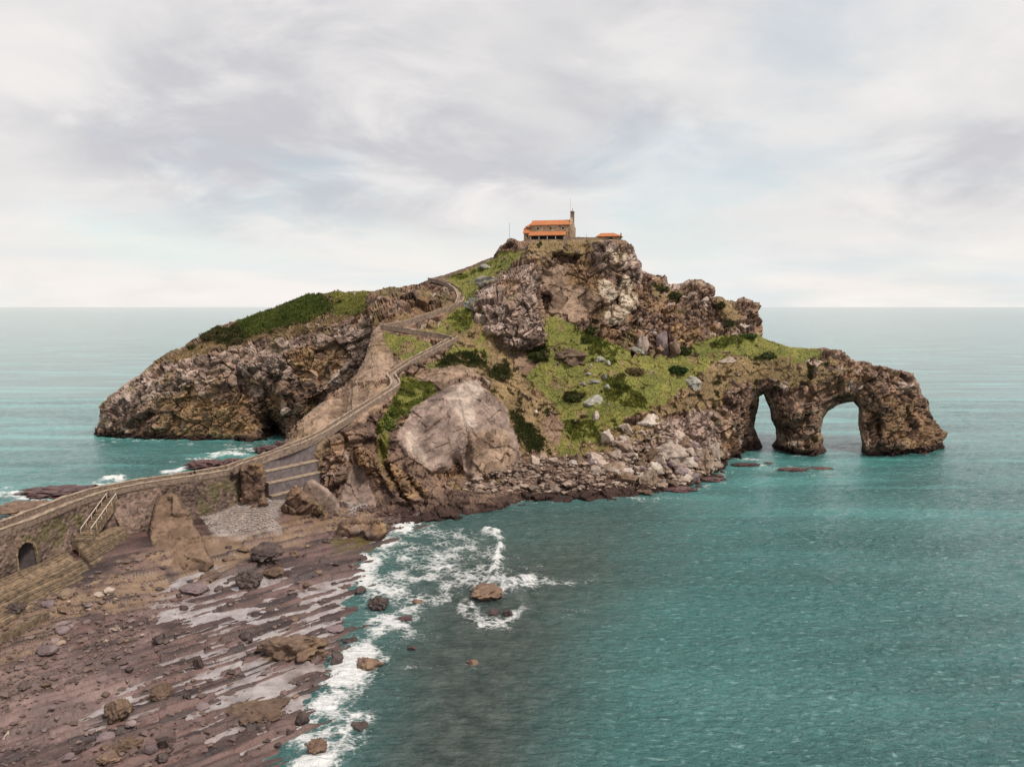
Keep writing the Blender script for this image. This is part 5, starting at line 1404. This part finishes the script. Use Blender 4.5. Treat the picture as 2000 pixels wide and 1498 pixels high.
# small rocks strewn over the ledges
SH = [((330, 1120, 640, 1340), 34, ('dark', 'brown', 'purple'), 'small dark rock strewn over the pooled ledges', 'rocks strewn over the pooled ledges'),
      ((20, 1290, 330, 1490), 44, ('purple', 'brown', 'dark', 'purple'), 'purplish stone strewn over the lower left ledges', 'stones on the lower left ledges'),
      ((130, 1100, 330, 1260), 38, ('pale', 'purple', 'tan', 'purple'), 'cobble on the sand below the stepped aprons', 'cobbles below the aprons'),
      ((430, 1060, 760, 1160), 34, ('dark', 'brown', 'brown'), 'dark rock along the upper ledges near the surf', 'dark rocks on the upper ledges'),
      ((380, 1300, 640, 1490), 26, ('dark', 'brown'), 'dark stone on the lower wet platform', 'stones on the lower platform')]
for (box, nn, mts, lb, gp) in SH:
    for i in range(nn):
        x, y = rr.uniform(box[0], box[2]), rr.uniform(box[1], box[3])
        lim = np.interp(y, [1060, 1120, 1180, 1250, 1330, 1400, 1500], [770, 715, 700, 690, 640, 600, 580])
        if x > lim: x = lim - rr.uniform(0, 120)
        w = min(7 + rr.expovariate(1 / 4.5), 26)
        mt = rr.choice(mts)
        rock_px(x, y, w, w * rr.uniform(.4, .75), mt, near_label(x, y, w, mt, 'cobble' if 'cobble' in lb else 'stone', lb), group='stones strewn over the foreshore', tilt=.15, name='cobble' if 'cobble' in lb else 'stone')
# reefs awash
for (x, yb, w, h, lb) in ((105, 974, 190, 28, 'long flat maroon reef in the sea beyond the causeway'), (160, 978, 90, 18, 'dark ragged ledge at the near edge of the long maroon reef'), (402, 918, 96, 24, 'maroon reef awash in the inlet beyond the causeway'), (520, 888, 62, 22, 'brown rocks at the mouth of the sea cave'), (543, 872, 20, 14, 'small dark rock inside the mouth of the sea cave'),
                          (455, 905, 44, 12, 'low reef between the inlet and the causeway'), (1555, 922, 66, 10, 'reddish reef awash in front of the arch pillar'), (1608, 918, 50, 6, 'thin reddish reef right of the one before the arch pillar'), (1462, 912, 60, 9, 'dark reef awash off the boulder heap'), (1503, 906, 18, 5, 'tiny reef before the small arch'),
                          (1330, 962, 80, 12, 'maroon weedy ledge at the foot of the boulder heap'), (1395, 942, 60, 12, 'maroon weedy ledge right of the boulder heap'), (300, 938, 36, 10, 'dark rock top showing over the causeway wall')):
    rock_px(x, yb, w, h, 'reef', lb, z=-.1, name='reef', rz=0.0, depth=.55)
rock_px(30, 1012, 150, 36, 'brown', 'broad brown rock beyond the causeway at the left edge', z=1.0, depth=.6)

# ------------------------------------------------------------------ loose stone and plants that nobody could count
def scatter_stones(name, pts, sizes, mat, label, seed):
    r = np.random.default_rng(seed)
    base = np.array([[1, 0, 0], [-1, 0, 0], [0, 1, 0], [0, -1, 0], [0, 0, 1], [0, 0, -1], [.6, .6, .5], [-.6, .6, .5], [.6, -.6, .5], [-.6, -.6, .5]], float)
    tri = np.array([[4, 6, 7], [4, 7, 9], [4, 9, 8], [4, 8, 6], [0, 6, 8], [1, 9, 7], [2, 7, 6], [3, 8, 9], [0, 2, 6], [0, 8, 3], [1, 7, 2], [1, 3, 9], [5, 2, 0], [5, 0, 3], [5, 3, 1], [5, 1, 2]])
    n = len(pts); a = r.uniform(0, 6.28, n); ca, sa = np.cos(a), np.sin(a)
    B = base[None] * r.uniform(.7, 1.2, (n, len(base), 1)) * (np.asarray(sizes)[:, None, None] * np.stack([r.uniform(.7, 1.2, n), r.uniform(.6, 1, n), r.uniform(.4, .7, n)], -1)[:, None])
    X = B[..., 0] * ca[:, None] - B[..., 1] * sa[:, None]; Y_ = B[..., 0] * sa[:, None] + B[..., 1] * ca[:, None]
    V_ = np.stack([X, Y_, B[..., 2]], -1) + np.asarray(pts)[:, None]
    Fc = tri[None] + (np.arange(n) * len(base))[:, None, None]
    me = mesh_np(name, V_.reshape(-1, 3), Fc.reshape(-1, 3), smooth=False)
    tone = np.repeat(r.uniform(.55, 1.25, n), len(base)); set_f(me, 'tone', tone)
    return link(name, me, mat, kind='stuff', label=label)
def stone_mat(name, c):
    m, t, b = mat_base(name, .85, .3); at_ = N(t, 'ShaderNodeAttribute', attribute_name='tone'); g = N(t, 'ShaderNodeCombineXYZ')
    for i in range(3):
        mm = N(t, 'ShaderNodeMath', operation='MULTIPLY'); mm.inputs[1].default_value = c[i]; t.links.new(at_.outputs['Fac'], mm.inputs[0]); t.links.new(mm.outputs[0], g.inputs[i])
    t.links.new(g.outputs[0], b.inputs['Base Color'])
    return m
r = np.random.default_rng(3)
def ground_pts(polys, n, zoff=.03):
    out = []
    for pl, k in polys:
        p = np.array(pl, float); xs = r.uniform(p[:, 0].min(), p[:, 0].max(), k * 3); ys = r.uniform(p[:, 1].min(), p[:, 1].max(), k * 3)
        ok_ = poly_sdf(xs, ys, p) > 0; xs, ys = xs[ok_][:k], ys[ok_][:k]
        iu = np.clip(((xs - us[0]) / GS).astype(int), 0, nu - 1); iv = np.clip(((ys - vs_[0]) / GS).astype(int), 0, nv_ - 1)
        out.append(GP[iv * nu + iu] + np.array([0, 0, zoff]))
    return np.concatenate(out)
pp = ground_pts([([(385, 1035), (430, 1012), (500, 985), (560, 975), (560, 1000), (545, 1045), (480, 1055), (420, 1062)], 3300), ([(668, 985), (722, 978), (715, 996), (690, 1006)], 900)], 0)
scatter_stones('shingle', pp, r.uniform(.12, .34, len(pp)), stone_mat('shingle_stone', (.33, .285, .265)), 'pale shingle heaped below the causeway and retaining wall', 11)
pp = ground_pts([([(-20, 1230), (100, 1190), (220, 1130), (330, 1100), (330, 1180), (240, 1290), (120, 1340), (-20, 1400)], 1500), ([(-20, 1330), (330, 1220), (640, 1120), (640, 1300), (560, 1400), (300, 1498), (-20, 1498)], 1300), ([(640, 1000), (860, 975), (860, 1000), (760, 1030), (640, 1060)], 900)], 0)
scatter_stones('gravel', pp, r.gamma(1.8, .12, len(pp)) + .05, stone_mat('foreshore_gravel', (.15, .105, .092)), 'small stones scattered over the foreshore', 12)
hs = (poly_sdf(KINF['u'], KINF['v'], [(1010, 900), (1090, 893), (1180, 888), (1215, 845), (1300, 840), (1400, 880), (1415, 915), (1330, 955), (1200, 955), (1020, 965), (900, 965), (900, 945)]) > 0) & KINF['inn']
ix = r.choice(np.flatnonzero(hs), 1300); pp = KINF['P'][ix] + KINF['n'][ix] * .1
scatter_stones('rubble', pp, r.gamma(2.0, .22, len(pp)) + .12, stone_mat('cliff_rubble', (.27, .20, .16)), 'broken rubble at the foot of the hill', 13)

def tufts(name, inf, wt, n, hgt, label, seed, blades=3, wid=.5, up=.6):
    r = np.random.default_rng(seed)
    p_ = np.where(inf['inn'], wt, 0); p_ = np.where(p_ > .35, p_, 0)
    ix = r.choice(len(p_), n, p=p_ / p_.sum())
    P = inf['P'][ix] + r.normal(0, .18, (n, 3)) * np.array([1, 1, .2]); nn = inf['n'][ix]; C = inf['C'][ix] * r.uniform(.8, 1.25, (n, 1))
    upv = nn * (1 - up) + np.array([0, 0, up])
    Vs, Cs = [], []
    for b_ in range(blades):
        a = r.uniform(0, 6.28, n); s = np.stack([np.cos(a), np.sin(a), 0 * a], -1) * (wid * hgt * r.uniform(.5, 1.2, n))[:, None]
        tip = P + upv * (hgt * r.uniform(.5, 1.3, n))[:, None] + r.normal(0, .22 * hgt, (n, 3))
        Vs.append(np.stack([P - s - .05 * nn, P + s - .05 * nn, tip], 1)); Cs.append(np.repeat(C[:, None], 3, 1))
    V_ = np.concatenate(Vs).reshape(-1, 3); C_ = np.concatenate(Cs).reshape(-1, 3)
    me = mesh_np(name, V_, np.arange(len(V_)).reshape(-1, 3), smooth=False); set_col(me, C_)
    return link(name, me, M_LEAF, kind='stuff', label=label)
M_LEAF, t_, b_ = mat_base('leaf_blade', .8, .15)
at_ = N(t_, 'ShaderNodeAttribute', attribute_name='Col'); t_.links.new(at_.outputs['Color'], b_.inputs['Base Color'])
W = KINF['W']
tufts('grass', KINF, W['grass'] + W['green'] + .7 * W['dry'] + W['dark'], 42000, .22, 'rough grass covering the slopes of the hill', 21)
tufts('undergrowth', KINF, W['dark'] + .4 * W['green'], 14000, .6, 'dark low scrub in the hollows of the hill', 22, 4, .45)
Wh = HINF['W']
tufts('grass', HINF, Wh['grass'] + Wh['green'] + .6 * Wh['dry'], 9000, .36, 'yellow-green grass on top of the headland', 23)
tufts('bracken', HINF, Wh['fern'] + Wh['dark'], 15000, .9, 'dark green bracken covering the back of the headland', 24, 4, .5)

def shrub(x, yb, w, h, c1, c2, label, inf, seed):
    s0 = surf(inf, x, yb - 3)
    if s0 is None: return
    m_ = s0.y / F; Wd, H = w * m_ * .85, h * m_ * .75
    root = link('shrub', None, label=label, cat='shrub'); root.location = s0 - Vector((0, .2, .3))
    r = np.random.default_rng(seed); n = int(600 + 90 * Wd * H)
    d = r.normal(size=(n, 3)); d /= np.linalg.norm(d, axis=1, keepdims=True)
    lump = 1 + .85 * fbm(d, .5, 3, seed)
    rad = r.uniform(.55, 1.0, n) ** .5 * lump
    P = d * rad[:, None] * np.array([Wd / 2, Wd * .36, H * .6]); P[:, 2] = np.maximum(P[:, 2] + H * .30, -.3 + .2 * fbm(P, 1.0, 2, seed))
    sz = .24 * r.uniform(.5, 1.5, n)
    e1 = r.normal(size=(n, 3)); e1 /= np.linalg.norm(e1, axis=1, keepdims=True); e2 = np.cross(e1, r.normal(size=(n, 3))); e2 /= np.linalg.norm(e2, axis=1, keepdims=True)
    V_ = np.stack([P - e1 * sz[:, None], P + e2 * sz[:, None] * .6, P + e1 * sz[:, None], P - e2 * sz[:, None] * .6], 1).reshape(-1, 3)
    t = np.repeat(r.uniform(0, 1, n), 4)[:, None]; C = np.array(c1) * t + np.array(c2) * (1 - t)
    me = mesh_np('foliage', V_, np.arange(4 * n).reshape(-1, 4), smooth=False); set_col(me, C); link('foliage', me, M_LEAF, root)
    mb = MB()
    for k in range(7):
        a = k * .9; mb.tube((0, 0, -.4), (math.cos(a) * Wd * .28, math.sin(a) * Wd * .2, H * .6), .09, 5, .03)
    mb.build('stems', RM['brown'], root)
G1, G2 = (.028, .040, .012), (.075, .080, .024)
for i, (x, yb, w, h, c1, c2, lb) in enumerate([
    (1326, 730, 44, 20, (.012, .035, .008), (.035, .065, .014), 'dark round green shrub on the grass left of the arches'), (1241, 732, 40, 20, (.13, .085, .045), (.20, .14, .07), 'brown withered shrub in the middle of the grassy slope'),
    (1290, 570, 34, 16, (.035, .042, .015), (.09, .085, .03), 'dark green bush high on the cliff right of the summit'), (1318, 584, 28, 16, G1, (.08, .075, .03), 'smaller bush below the high cliff bush'), (1408, 600, 16, 16, (.05, .05, .02), (.10, .09, .04), 'bush in the cleft of the right cliff'), (1425, 640, 20, 22, (.045, .05, .02), (.10, .09, .04), 'bush hanging at the foot of the right cliff cleft'),
    (1051, 706, 44, 24, G1, G2, 'dark bush under the left crag'), (1153, 652, 22, 16, G1, G2, 'dark bush at the foot of the pale cliff'), (1338, 694, 26, 20, G1, G2, 'dark bush right of the pointed brown rock'), (1500, 702, 40, 14, G1, (.07, .09, .03), 'low spreading bush on the turf above the small arch'),
    (1117, 782, 34, 12, G1, G2, 'low dark scrub beside the lone angular boulder'), (975, 742, 36, 16, G1, (.10, .08, .035), 'dark scrub at the head of the smooth slab'), (1020, 862, 20, 22, G1, (.09, .075, .03), 'dark scrub down the right edge of the smooth slab'), (760, 835, 30, 26, (.10, .14, .03), (.17, .19, .05), 'bright green bush at the foot of the lower stairs'), (1463, 662, 30, 10, (.03, .06, .015), (.07, .10, .03), 'strip of green scrub under the outermost cliff')]):
    shrub(x, yb, w, h, c1, c2, lb, KINF, 600 + i)
for i, (x, yb, w, h, lb) in enumerate([(410, 664, 44, 18, 'brown-green bush low on the back of the headland'), (445, 664, 40, 22, 'dark bush next to the bracken on the headland'), (466, 672, 34, 16, 'bush at the cliff edge below the bracken'), (378, 682, 24, 10, 'small bush farthest down the headland')]):
    shrub(x, yb, w, h, (.045, .045, .018), (.10, .08, .035), lb, HINF, 640 + i)

# ------------------------------------------------------------------ people
def person(loc, facing, jacket, legs, hair, label, h=1.72, stride=.16, arm=.25):
    me = bpy.data.meshes.new('person'); k = h / 1.72
    J = [(0, 0, .93), (0, 0, 1.12), (0, .01, 1.36), (0, .01, 1.50), (0, .03, 1.60), (0, .03, 1.70),
         (-.10, 0, .88), (-.11, stride, .50), (-.11, stride * .8, .08), (-.11, stride * .8 + .16, .03), (.10, 0, .88), (.11, -stride * .5, .50), (.11, -stride * 1.5, .09), (.11, -stride * 1.5 + .16, .03),
         (-.19, 0, 1.42), (-.26, -arm * .4, 1.15), (-.27, arm * .2, .90), (.19, 0, 1.42), (.26, arm * .4, 1.15), (.27, arm * .9, .92)]
    E = [(0, 1), (1, 2), (2, 3), (3, 4), (4, 5), (0, 6), (6, 7), (7, 8), (8, 9), (0, 10), (10, 11), (11, 12), (12, 13), (2, 14), (14, 15), (15, 16), (2, 17), (17, 18), (18, 19)]
    R = [.15, .145, .17, .06, .10, .085, .095, .07, .05, .045, .095, .07, .05, .045, .075, .055, .04, .075, .055, .04]
    me.from_pydata([tuple(c * k for c in j) for j in J], E, [])
    o = bpy.data.objects.new('person', me); COL.objects.link(o)
    md = o.modifiers.new('skin', 'SKIN'); sv = me.skin_vertices[0].data
    for i, rad in enumerate(R): sv[i].radius = (rad * k, rad * k * (.8 if i < 3 else 1)); sv[i].use_root = i == 0
    o.modifiers.new('sub', 'SUBSURF').levels = 1
    dg = bpy.context.evaluated_depsgraph_get(); em = bpy.data.meshes.new_from_object(o.evaluated_get(dg))
    bpy.data.objects.remove(o)
    for c in (jacket, legs, (.45, .28, .2), hair):
        m = plain_mat('cloth', tuple(.85 * v for v in c), c, 6.0, .9, .005); em.materials.append(m)
    for f in em.polygons:
        z = f.center.z / k
        f.material_index = 1 if z < .95 else 0 if z < 1.47 else (3 if (z > 1.62 or f.center.y < 0.0) else 2)
        if abs(f.center.x) > .2 * k and z < .93 and z > .8: f.material_index = 2
        f.use_smooth = True
    o = link('person', em, None, label=label, cat='person'); o.location = loc; o.rotation_euler = (0, 0, facing)
    return o
def deck_pt(px_, out): return cause_pt(px_, out, 13.0)
person(deck_pt(377, -1.2), -.6, (.03, .03, .035), (.03, .03, .04), (.02, .015, .01), 'walker in black on the causeway, the shorter of the two', 1.62)
person(deck_pt(386, -1.4), -.5, (.035, .025, .025), (.04, .04, .06), (.02, .015, .01), 'walker in dark clothes on the causeway, the taller of the two', 1.82, .2)
i = int(np.argmin(np.abs(to_px(SW3)[1] - 586) + np.abs(to_px(SW3)[0] - 899)))
person(Vector(SW3[i]) + Vector((.1, 0, .1)), 2.6, (.30, .03, .03), (.03, .03, .04), (.02, .015, .01), 'hiker in a red jacket on the bend of the upper stairs', 1.75)
